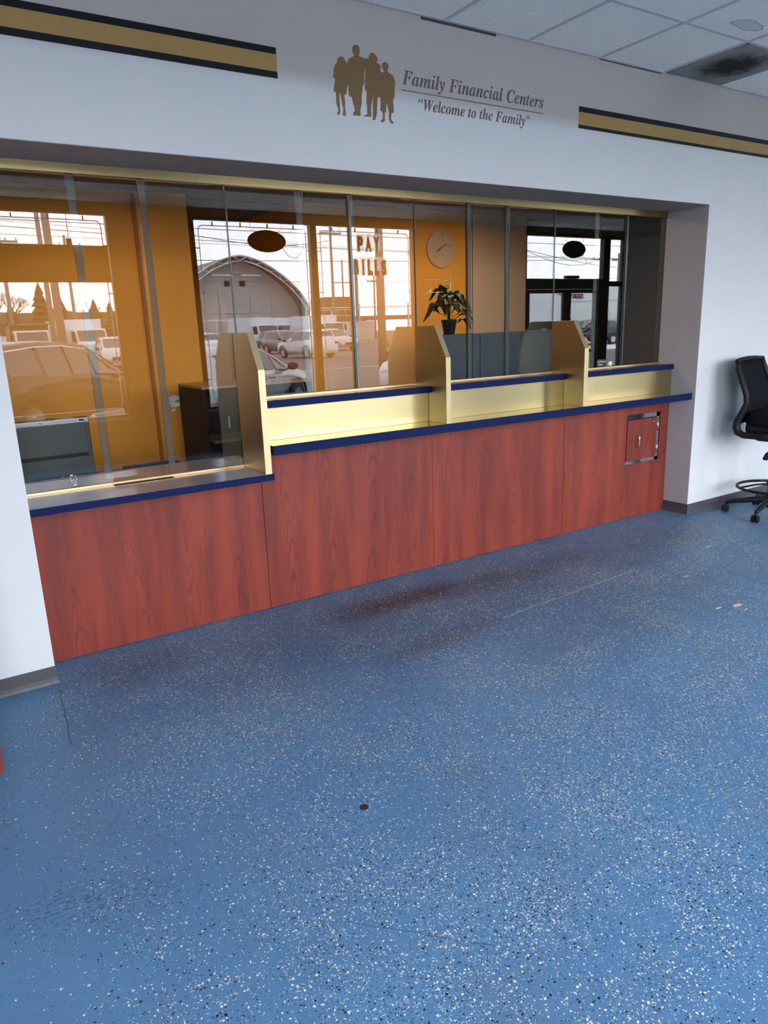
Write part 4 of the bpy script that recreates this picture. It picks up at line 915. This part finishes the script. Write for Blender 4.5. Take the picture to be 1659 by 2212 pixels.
def car(name, lab, paint, suv=True, cat='car', group='cars in the parking lot'):
    root = thing(name, lab, cat, (0, 0, 0), group)
    H = 1.66 if suv else 1.45
    if suv:
        st = [(-2.30, .55, .60, .78, .70), (-2.24, .95, 1.0, .86, .74), (-2.12, 1.04, 1.22, .90, .70), (-1.80, 1.05, 1.58, .92, .66), (-1.0, 1.03, 1.66, .93, .66), (-0.35, 1.01, 1.665, .93, .66), (0.20, .99, 1.58, .93, .66), (1.10, .98, 1.06, .92, .74), (1.85, .92, .97, .91, .74), (2.18, .80, .86, .86, .70), (2.30, .56, .60, .74, .62)]
    else:
        st = [(-2.15, .50, .55, .76, .66), (-2.08, .86, .90, .84, .70), (-1.95, .92, 1.02, .88, .68), (-1.45, .93, 1.36, .89, .62), (-.75, .92, 1.45, .90, .60), (0.05, .91, 1.44, .90, .60), (.45, .90, 1.34, .90, .62), (1.20, .88, .96, .89, .72), (1.75, .80, .86, .88, .72), (2.08, .68, .74, .82, .66), (2.18, .50, .53, .70, .58)]
    bm = bmn(); rings = []
    for x, zs, zt, w, wt in st:
        lo = 0.30
        half = [(w*0.90, lo), (w, lo+0.22 if zs > lo+0.3 else lo+0.1), (w*0.995, (lo+zs)/2+0.08), (w*0.98, zs), (w*0.5+wt*0.5, zs+(zt-zs)*0.5), (wt, zt), (wt*0.6, zt+0.03), (0, zt+0.04)]
        rings.append([bm.verts.new((x, y, z)) for y, z in half] + [bm.verts.new((x, -y, z)) for y, z in half[-2::-1]])
    m = len(rings[0])
    for A, B in zip(rings, rings[1:]):
        for k in range(m): bm.faces.new((A[k], A[(k+1) % m], B[(k+1) % m], B[k]))
    bm.faces.new(rings[0]); bm.faces.new(rings[-1][::-1])
    body = obj('body', bm, paint, root, local=True, smooth=True)
    # side and end windows
    def sidepts(i, j):      # station i, fraction up the glasshouse
        x, zs, zt, w, wt = st[i]; y0, y1 = w*0.98, wt
        return Vector((x, y0+(y1-y0)*j+0.010, zs+(zt-zs)*j))
    def lerp(a, b, t): return a+(b-a)*t
    def quad_side(ia, ta, ib, tb, lo_, hi_):
        P = lambda i, t, j: lerp(sidepts(i, j), sidepts(i+1, j), t)
        return [P(ia, ta, lo_), P(ib, tb, lo_), P(ib, tb, hi_), P(ia, ta, hi_)]
    gl = bmn()
    wins = [(3, 0.10, 3, 0.95, .12, .88), (4, 0.10, 4, 0.93, .08, .88), (5, 0.04, 5, 0.98, .08, .88), (6, 0.05, 6, 0.75, .10, .80)]
    for a in wins:
        for s in (1, -1):
            q = [Vector((v.x, v.y*s, v.z)) for v in quad_side(*a)]
            gl.faces.new([gl.verts.new(v) for v in q])
    for ia, t0, t1 in ((6, 0.08, 0.92), (2, 0.08, 0.9)):
        a0, a1 = st[ia], st[ia+1]
        def P(t, s): return Vector((a0[0]+(a1[0]-a0[0])*t, s*(a0[4]+(a1[4]-a0[4])*t-0.06), a0[2]+(a1[2]-a0[2])*t+0.045))
        gl.faces.new([gl.verts.new(v) for v in (P(t0, 1), P(t1, 1), P(t1, -1), P(t0, -1))])
    tb = bmn()
    for s in (1, -1):
        top = [sidepts(i, .90) for i in range(3, 7)] + [sidepts(7, .1)]; tube(tb, [Vector((v.x, s*(v.y+0.006), v.z)) for v in top], 0.014, 5)
    obj('window_trim', tb, M['chrome'], root, local=True)
    g = obj('windows', gl, M['carglass'], root, local=True); g.modifiers.new('solid', 'SOLIDIFY').thickness = 0.012
    R = 0.355 if suv else 0.32
    for x in (-1.38, 1.42) if suv else (-1.3, 1.32):
        for s in (1, -1):
            bm = bmn(); lathe(bm, [(R*0.55, s*0.70), (R, s*0.71), (R*1.0, s*0.90), (R*0.62, s*0.935), (R*0.55, s*0.90)], (x, 0, R), 24, 'y')
            wh = obj('wheel', bm, M['rubber'], root, local=True)
            bm = bmn(); lathe(bm, [(R*0.60, s*0.90), (R*0.60, s*0.928), (R*0.25, s*0.915), (R*0.1, s*0.93)], (x, 0, R), 10, 'y'); obj('rim', bm, M['steel'], wh, local=True)
            bm = bmn(); pts = [(x+(R+0.05)*math.cos(math.radians(a)), s*0.925, R+(R+0.05)*math.sin(math.radians(a))) for a in range(-10, 191, 20)]
            tube(bm, pts, 0.03, 6); obj('wheel_arch', bm, M['black'], root, local=True)
    for s in (1, -1):
        xm = 0.98 if suv else 0.95; zm = 1.08 if suv else 0.98
        bm = bmn(); lathe(bm, [(0.02, -0.10), (0.09, -0.08), (0.10, 0.02), (0.07, 0.09), (0.02, 0.11)], (0, 0, 0), 14, 'x')
        for v in bm.verts: v.co = Vector((xm+v.co.x*0.8, s*(1.03)+v.co.y*1.15, zm+v.co.z*0.85))
        tube(bm, [(xm+0.02, s*0.88, zm-0.06), (xm, s*0.98, zm-0.02)], 0.025, 6); obj('mirror', bm, M['black'], root, local=True, smooth=True)
        for xd in (-0.75, 0.2):
            bm = bmn(); tube(bm, [(xd-0.09, s*0.955, 0.88 if suv else 0.78), (xd+0.09, s*0.955, 0.88 if suv else 0.78)], 0.016, 6); obj('door_handle', bm, M['black'], root, local=True)
        obj('headlamp', boxes((2.10 if suv else 2.0, 2.24 if suv else 2.12, min(s*.52, s*.80), max(s*.52, s*.80), .66 if suv else .58, .80 if suv else .68)), M['lamp'], root, local=True, bevel=0.03)
        obj('tail_lamp', boxes((-2.28 if suv else -2.12, -2.18 if suv else -2.04, min(s*.60, s*.84), max(s*.60, s*.84), .82 if suv else .72, .98 if suv else .86)), M['red'], root, local=True, bevel=0.02)
    obj('grille', boxes((2.24 if suv else 2.12, 2.32 if suv else 2.20, -.45, .45, .42, .62)), M['black'], root, local=True, bevel=0.02)
    return root
def put(c, x, y, deg): c.location = (x, y, GZ); c.rotation_euler = (0, 0, math.radians(deg)); return c
PB = M['carpaint_black']
suv0 = put(car('parked_car', 'black car parked outside the window with the long hanging sign', PB), 2.43, -11.3, -35)
hatch0 = put(car('parked_car', 'silver hatchback parked outside the window with the oval sign', M['carpaint_silver'], False), 5.72, -10.45, -35)
def car_copy(src, lab, paint, x, y, deg, old):
    c = dup(src, (x, y, GZ), math.radians(deg), lab)
    set_mats(c, old, paint); return c
car_copy(suv0, 'white car parked backwards outside the window with the letter tiles', M['carpaint_white'], 11.3, -10.3, 145, PB)
far = [('dark car in the far row in front of the arched hangar', M['carpaint_grey'], 23.9, -46.5, 85, suv0), ('white car in the far row beside the brown window post', M['carpaint_white'], 20.7, -36.6, -95, suv0), ('tan fronted car in the far row under the lettering', M['carpaint_silver'], 28.6, -47.5, 85, suv0),
       ('grey hatchback behind the far row near the hangar door', M['carpaint_grey'], 27.2, -55.0, 80, suv0), ('pale pickup sized car in the far row past the black car', M['carpaint_silver'], 9.9, -39.6, 95, suv0), ('white car parked across the lot in front of the white truck', M['carpaint_white'], 20.9, -55.0, 90, suv0), ('black car parked in front of the service building', PB, 38.9, -30.4, 185, suv0)]
for lab, paint, x, y, deg, src in far: car_copy(src, lab, paint, x, y, deg, PB)

def truck(name, lab, boxc, cabc, L=5.0, h=1.95, cat='truck', dump=False, group='trucks across the parking lot'):
    root = thing(name, lab, cat, (0, 0, 0), group)
    bm = bmn(); prism(bm, [(0.2, 0.55), (2.0, 0.55), (2.05, 1.25), (1.85, 1.45), (1.45, 2.25), (0.25, 2.3)], 'y', -1.05, 1.05)
    obj('cab', bm, cabc, root, local=True, bevel=0.05)
    bm = bmn(); prism(bm, [(1.86, 1.48), (1.50, 2.16), (1.53, 2.17), (1.89, 1.49)], 'y', -0.92, 0.92)
    for s in (1.045, -1.055): box(bm, 0.55, 1.45, s, s+0.01, 1.40, 2.12)
    obj('cab_windows', bm, M['carglass'], root, local=True)
    if dump:
        bm = bmn(); prism(bm, [(-L, 1.1), (0.1, 1.1), (0.1, 2.5), (0.9, 2.62), (0.9, 2.72), (-0.05, 2.72), (-L-0.3, 2.5)], 'y', -1.2, 1.2)
    else: bm = boxes((-L, 0.12, -1.22, 1.22, 1.0, 1.0+h))
    obj('cargo_body', bm, boxc, root, local=True, bevel=0.03)
    bm = bmn(); box(bm, -L, 1.9, -0.45, 0.45, 0.55, 0.95); box(bm, 1.98, 2.14, -1.08, 1.08, 0.45, 0.75); box(bm, -L-0.05, -L+0.02, -1.1, 1.1, 0.9, 1.0)
    obj('chassis', bm, M['steel'], root, local=True)
    for x in (1.35, -L+1.2):
        for s in (1, -1):
            bm = bmn(); lathe(bm, [(0.25, s*0.75), (0.46, s*0.77), (0.46, s*1.03), (0.25, s*1.08)], (x, 0, 0.46), 20, 'y'); obj('wheel', bm, M['rubber'], root, local=True)
    for s in (1, -1):
        obj('headlamp', boxes((2.0, 2.10, min(s*.6, s*.95), max(s*.6, s*.95), .82, 1.0)), M['lamp'], root, local=True)
        obj('mirror', boxes((1.62, 1.70, min(s*1.15, s*1.32), max(s*1.15, s*1.32), 1.5, 2.0)), M['black'], root, local=True)
        obj('marker_lamp', boxes((-L-0.03, -L, min(s*1.0, s*1.18), max(s*1.0, s*1.18), 1.1, 1.5)), M['red'], root, local=True)
    return root
t0 = put(truck('box_truck', 'white box truck parked beyond the black car', M['white'], M['white']), 10.6, -51.5, 84)
dt = put(truck('dump_truck', 'dark bodied dump truck with a white cab beyond the black car', M['rust'], M['white'], 4.2, dump=True), 7.0, -51.0, 92)
for lab, x, y, deg in [('white truck parked across the lot in front of the hangar door', 28.6, -62, 88), ('white truck parked nearer the edge of the hangar', 33.0, -67.5, 95), ('white truck parked in front of the rusty plant', 33.8, -58.5, 88), ('large white truck standing outside the entrance door', 29.0, -28.3, -80)]:
    dup(t0, (x, y, GZ), math.radians(deg), lab)

# arched fabric hangar
def hangar():
    cx, y0, R, Hh, dep = 44.0, -104.0, 11.3, 12.9, 26.0
    root = thing('fabric_hangar', 'large arched fabric hangar across the parking lot', 'building', (cx, y0, GZ))
    n = 36
    def P(a, k=1.0):                 # upright legs, then a slightly pointed arch
        t = a/math.pi
        if t < 0.12: return (cx-R*k, GZ+Hh*k*0.40*t/0.12)
        if t > 0.88: return (cx+R*k, GZ+Hh*k*0.40*(1-t)/0.12)
        q = -math.cos((t-0.12)/0.76*math.pi); return (cx+R*k*q, GZ+Hh*k*(0.40+0.60*(max(0, 1-abs(q)**1.6))**0.75))
    bm = bmn()
    for k in range(n):
        a0, a1 = math.pi*k/n, math.pi*(k+1)/n
        p0, p1, q0, q1 = P(a0), P(a1), P(a0, .985), P(a1, .985)
        prism(bm, [p0, p1, q1, q0], 'y', y0-dep, y0)
    obj('roof', bm, M['tarp_d'], root)
    bm = bmn(); pts = [(x, z) for x, z in (P(math.pi*k/n, .975) for k in range(n+1))]; prism(bm, pts, 'y', y0-3.4, y0-3.2); w = obj('end_wall', bm, M['tarp'], root)
    bm = bmn()
    for x in (-6.2, -2.6, 2.6, 6.2): box(bm, cx+x-.05, cx+x+.05, y0-3.2, y0-3.0, GZ, GZ+7.8)
    box(bm, cx-9, cx+9, y0-3.2, y0-3.05, GZ+4.6, GZ+4.7); obj('wall_posts', bm, M['steel'], w)
    for x in (-1.6, 0.9): obj('wall_vent', boxes((cx+x, cx+x+0.9, y0-3.2, y0-3.1, GZ+8.6, GZ+9.4)), M['black'], w)
    bm = bmn(); A = [(P(math.pi*k/n)[0], y0+0.1, P(math.pi*k/n)[1]) for k in range(n+1)]; B = [(P(math.pi*k/n, .94)[0], y0+0.1, P(math.pi*k/n, .94)[1]) for k in range(n+1)]
    tube(bm, A, 0.11, 6); tube(bm, B, 0.09, 6)
    for k in range(n): tube(bm, [A[k], B[k+1]] if k % 2 else [B[k], A[k+1]], 0.05, 4)
    obj('arch_truss', bm, M['white'], root)
    bm = bmn()
    for x in (-4.2, 0.6): box(bm, cx+x, cx+x+3.2, y0-1.3, y0-1.0, GZ+10.0, GZ+10.2)
    obj('lamp_row', bm, M['white'], root)
hangar()
# white railing in front of the hangar
root = thing('white_railing', 'long white metal railing in front of the arched hangar', 'railing', (36, -75, GZ))
bm = bmn(); box(bm, 24, 44, -75.05, -74.95, GZ+2.9, GZ+3.05); box(bm, 24, 44, -75.05, -74.95, GZ+1.5, GZ+1.6); obj('rail', bm, M['white'], root)
for k in range(9): obj('rail_post', boxes((24+2.45*k, 24.12+2.45*k, -75.06, -74.94, GZ, GZ+3.4)), M['white'], root)

# utility poles and cables
def pole(x, y, h, r, lab, arm=True):
    root = thing('utility_pole', lab, 'utility pole', (x, y, GZ), 'utility poles')
    bm = bmn(); tube(bm, [(x, y, GZ), (x, y, GZ+h*0.5), (x, y, GZ+h)], [r, r*0.85, r*0.68], 12); obj('shaft', bm, M['wood_pole'], root, smooth=True)
    if arm:
        obj('crossarm', boxes((x-1.2, x+1.2, y-0.06, y+0.06, GZ+h-0.9, GZ+h-0.75)), M['wood_pole'], root)
        for k in (-1.1, -0.4, 0.4, 1.1):
            bm = bmn(); lathe(bm, [(0.04, GZ+h-0.75), (0.07, GZ+h-0.66), (0.03, GZ+h-0.55)], (x+k, y, 0), 10); obj('insulator', bm, M['white'], root)
for a in [(13.95, -17.3, 9.5, 0.155, 'thick brown utility pole behind the window lettering', False), (5.25, -27.3, 10.5, 0.17, 'thicker utility pole rising behind the box truck', False), (5.86, -33.3, 9.0, 0.13, 'utility pole with a crossarm behind the long hanging sign', True),
          (6.6, -56.3, 9.4, 0.16, 'thin utility pole near the bare tree', True), (11.5, -59.3, 9.5, 0.14, 'distant utility pole with crossarm over the pine trees', True), (36.2, -61.0, 11.5, 0.16, 'tall utility pole above the rusty plant', True),
          (58.7, -89.3, 9.0, 0.16, 'slim distant pole beside the conveyor', True), (72.9, -59.3, 9.5, 0.17, 'pole with three arms behind the entrance glass', True), (76.2, -59.3, 9.5, 0.17, 'second pole with arms behind the narrow sidelight', True)]: pole(*a)
def cable(p0, p1, sag, r=0.018, lab='thin black cable strung over the parking lot'):
    bm = bmn(); pts = []
    for k in range(17):
        t = k/16; pts.append((p0[0]+(p1[0]-p0[0])*t, p0[1]+(p1[1]-p0[1])*t, p0[2]+(p1[2]-p0[2])*t - sag*4*t*(1-t)))
    tube(bm, pts, r, 4); tag(obj('overhead_cable', bm, M['wire']), lab, 'cable', 'overhead cables')
for k, (z, dz) in enumerate([(6.4, 0.1), (6.15, -0.3), (5.0, 1.35), (4.55, 0.4), (7.3, -1.0), (7.9, -1.5)]):
    cable((-14, -29.0-k*0.9, z), (60, -31.0-k*1.4, z+dz), 0.25+0.12*k, 0.009 if k % 2 else 0.015)
cable((5.2, -27.3, 9.8), (13.95, -17.3, 8.6), 0.5, 0.015); cable((13.95, -17.3, 8.4), (36.2, -61, 10.4), 1.2, 0.02); cable((13.95, -17.3, 6.9), (58.7, -89.3, 8.2), 2.0, 0.025)
cable((13.95, -17.3, 7.6), (72.9, -59.3, 8.8), 2.2, 0.02); cable((5.86, -33.3, 8.2), (36.2, -61, 9.9), 1.3, 0.02); cable((-6, -20, 7.4), (13.95, -17.3, 8.0), 0.4, 0.014)
cable((13.95, -17.3, 6.3), (48, -34, 7.6), 0.6, 0.014); cable((13.95, -17.3, 5.6), (48, -34, 5.2), 0.5, 0.014)

# rusty industrial plant, stack and conveyor
root = thing('industrial_plant', 'rusty brown industrial plant with a stack beyond the parked trucks', 'building', (73, -130, GZ))
obj('lower_hall', boxes((66.0, 79.5, -134, -126, GZ, 3.3)), M['rust'], root); obj('upper_hall', boxes((71.0, 77.0, -134, -127, 3.3, 7.6)), M['rust'], root)
bm = bmn(); tube(bm, [(77.4, -126, 3), (77.4, -126, 11.6)], 0.35, 12); obj('stack', bm, M['rust'], root)
bm = bmn(); tube(bm, [(74.6, -126.5, 7.5), (74.6, -126.5, 14.6)], 0.16, 8); box(bm, 72.2, 76.6, -126.6, -126.4, 10.2, 10.35); obj('mast', bm, M['wood_pole'], root)
bm = bmn()
for k in range(8): box(bm, 66.4+1.6*k, 66.55+1.6*k, -125.9, -125.7, GZ, 5.0)
for z in (1.5, 2.6, 3.8, 5.0): box(bm, 66.4, 78, -125.9, -125.7, z, z+.14)
obj('pipe_rack', bm, M['steel'], root)
root = thing('conveyor_bridge', 'long raised conveyor bridge with lamps beside the rusty plant', 'conveyor', (70, -100, GZ))
obj('bridge_deck', boxes((52, 92, -101, -99, 2.6, 3.3)), M['rust'], root)
bm = bmn(); box(bm, 52, 92, -99.0, -98.9, 4.6, 4.75)
for k in range(9): box(bm, 52+4.8*k, 52.2+4.8*k, -99.0, -98.8, GZ, 5.2)
obj('bridge_rail', bm, M['steel'], root)
tag(obj('storage_shed', boxes((46, 56.5, -92, -86, GZ, 2.4)), M['tarp']), 'low pale shed under the conveyor bridge', 'shed')
tag(obj('boundary_wall', boxes((-30, 12.6, -72.6, -72.2, GZ, 1.9)), M['concrete']), 'long pale wall behind the dump truck', 'wall')
# yellow bollards
for k, (x, y) in enumerate([(35.4, -50.0), (39.6, -52.0)]):
    bm = bmn(); lathe(bm, [(0.11, 0), (0.11, 1.25), (0.06, 1.33)], (x, y, GZ), 14); tag(obj('bollard', bm, M['yellow'], smooth=True), 'yellow bollard '+('nearer the thick brown pole' if k == 0 else 'nearer the white car'), 'bollard', 'yellow bollards')

# trees
random.seed(21)
def conifer(x, y, h, r, lab):
    root = thing('evergreen_tree', lab, 'tree', (x, y, GZ), 'evergreen trees beyond the lot')
    bm = bmn(); tube(bm, [(x, y, GZ), (x, y, GZ+h*0.95)], [0.25, 0.04], 6); obj('trunk', bm, M['bark'], root)
    bm = bmn(); lv = 9
    for i in range(lv):
        t = i/lv; z = GZ+h*(0.10+0.90*t); rr = r*(1-t)**0.62+0.10; n = 11
        ring = [bm.verts.new((x+rr*(0.75+0.5*random.random())*math.cos(2*math.pi*k/n), y+rr*(0.75+0.5*random.random())*math.sin(2*math.pi*k/n), z-0.12*h/lv*random.random())) for k in range(n)]
        top = bm.verts.new((x, y, z+h*0.20)); bot = bm.verts.new((x, y, z+h*0.02))
        for k in range(n): bm.faces.new((ring[k], ring[(k+1) % n], top)); bm.faces.new((ring[(k+1) % n], ring[k], bot))
    obj('crown', bm, M['evergreen'], root)
for k, (x, h, r) in enumerate([(15.6, 7.6, 2.4), (19.9, 10.2, 3.0), (24.2, 8.0, 2.6), (28.6, 7.6, 2.4), (32.6, 7.3, 2.2), (36.6, 8.0, 2.4)]):
    conifer(x, (-136.5 if k % 2 else -142.5), h, r*0.85, ['shorter evergreen beside the tall evergreen', 'tallest evergreen beyond the lot', 'broad evergreen just past the tallest one', 'small evergreen behind the box truck', 'lowest evergreen in the far row', 'evergreen standing nearest the hangar'][k])
def bare_tree(x, y, h, lab):
    root = thing('bare_tree', lab, 'tree', (x, y, GZ), 'leafless trees beyond the lot')
    bm = bmn()
    def br(p, d, L, r, lev):
        q = p + d*L; tube(bm, [p, p+d*L*0.5+Vector((random.uniform(-.04, .04), 0, .02))*L, q], [r, r*0.8, r*0.6], 4)
        if lev == 0: return
        for k in range(3):
            nd = (d + Vector((random.uniform(-.8, .8), random.uniform(-.8, .8), random.uniform(-0.1, .5)))).normalized(); br(q, nd, L*random.uniform(.6, .8), r*0.58, lev-1)
    br(Vector((x, y, GZ)), Vector((0, 0, 1)), h*0.28, 0.22, 5); obj('branches', bm, M['bark'], root)
bare_tree(9.6, -90, 8.6, 'wide bare tree beside the thin utility pole'); bare_tree(25.0, -128, 9.0, 'bare tree between the evergreens'); bare_tree(38.5, -132, 8.0, 'bare tree nearest the hangar')
bm = bmn(); random.seed(5); n = 46; A = []
for k in range(n+1):
    x = -70+125*k/n; h = 6.3+1.3*mnoise.noise(Vector((x*0.35, 1.3, 0)))+0.7*random.random()
    A.append([bm.verts.new((x, -146+random.uniform(-1, 1), GZ)), bm.verts.new((x, -146+random.uniform(-1, 1), h*0.6)), bm.verts.new((x+random.uniform(-.8, .8), -148, h)), bm.verts.new((x, -152, h*0.7)), bm.verts.new((x, -153, GZ))])
for P, Q in zip(A, A[1:]):
    for k in range(4): bm.faces.new((P[k], Q[k], Q[k+1], P[k+1]))
th = obj('brush_thicket', bm, M['brush']); th['kind'] = 'stuff'; tag(th, 'brown leafless thicket behind the evergreens', 'thicket')

# service building across the street, hydrant, grass strip
root = thing('service_building', 'long white service building across from the entrance door', 'building', (42, -37, GZ))
wl = obj('wall', boxes((36.6, 76, -41, -33.6, GZ, 4.0)), M['white'], root)
obj('band', boxes((36.6, 76, -33.61, -33.54, 2.84, 2.91)), M['steel'], root)
for x in (38.6, 43.4, 48.2):
    d = obj('garage_door', boxes((x, x+3.6, -33.6, -33.52, GZ, 2.38)), M['offwhite'], root)
    bm = bmn()
    for k in range(1, 6): box(bm, x, x+3.6, -33.525, -33.51, GZ+k*0.42, GZ+k*0.42+0.012)
    obj('door_seams', bm, M['steel'], d)
text_mesh('wall_letters', 'SERVICE', M['maroon'], 41.75, 39.2, 3.04, -33.59, root, h=0.34, depth=0.03, bold=0.03, flip=True)
bm = bmn()
HX, HY, h0 = 30.75, -23.3, GZ
lathe(bm, [(0.16, 0), (0.16, 0.05), (0.11, 0.06), (0.11, 0.50), (0.15, 0.52), (0.15, 0.57), (0.12, 0.60), (0.09, 0.70), (0.03, 0.74), (0.03, 0.79)], (HX, HY, h0), 16)
for d in (-1, 1): lathe(bm, [(0.055, d*0.10), (0.055, d*0.17), (0.07, d*0.17), (0.07, d*0.20)], (HX, HY, h0+0.42), 10, 'x')
tag(obj('fire_hydrant', bm, M['yellow'], smooth=False), 'yellow fire hydrant by the grass outside the entrance', 'hydrant')
struct('grass_strip', boxes((14, 60, -15.5, -11.5, GZ, GZ+0.03)), M['grass'])
struct('street', boxes((24, 200, -29.5, -24.5, GZ, GZ+0.004)), M['concrete'])
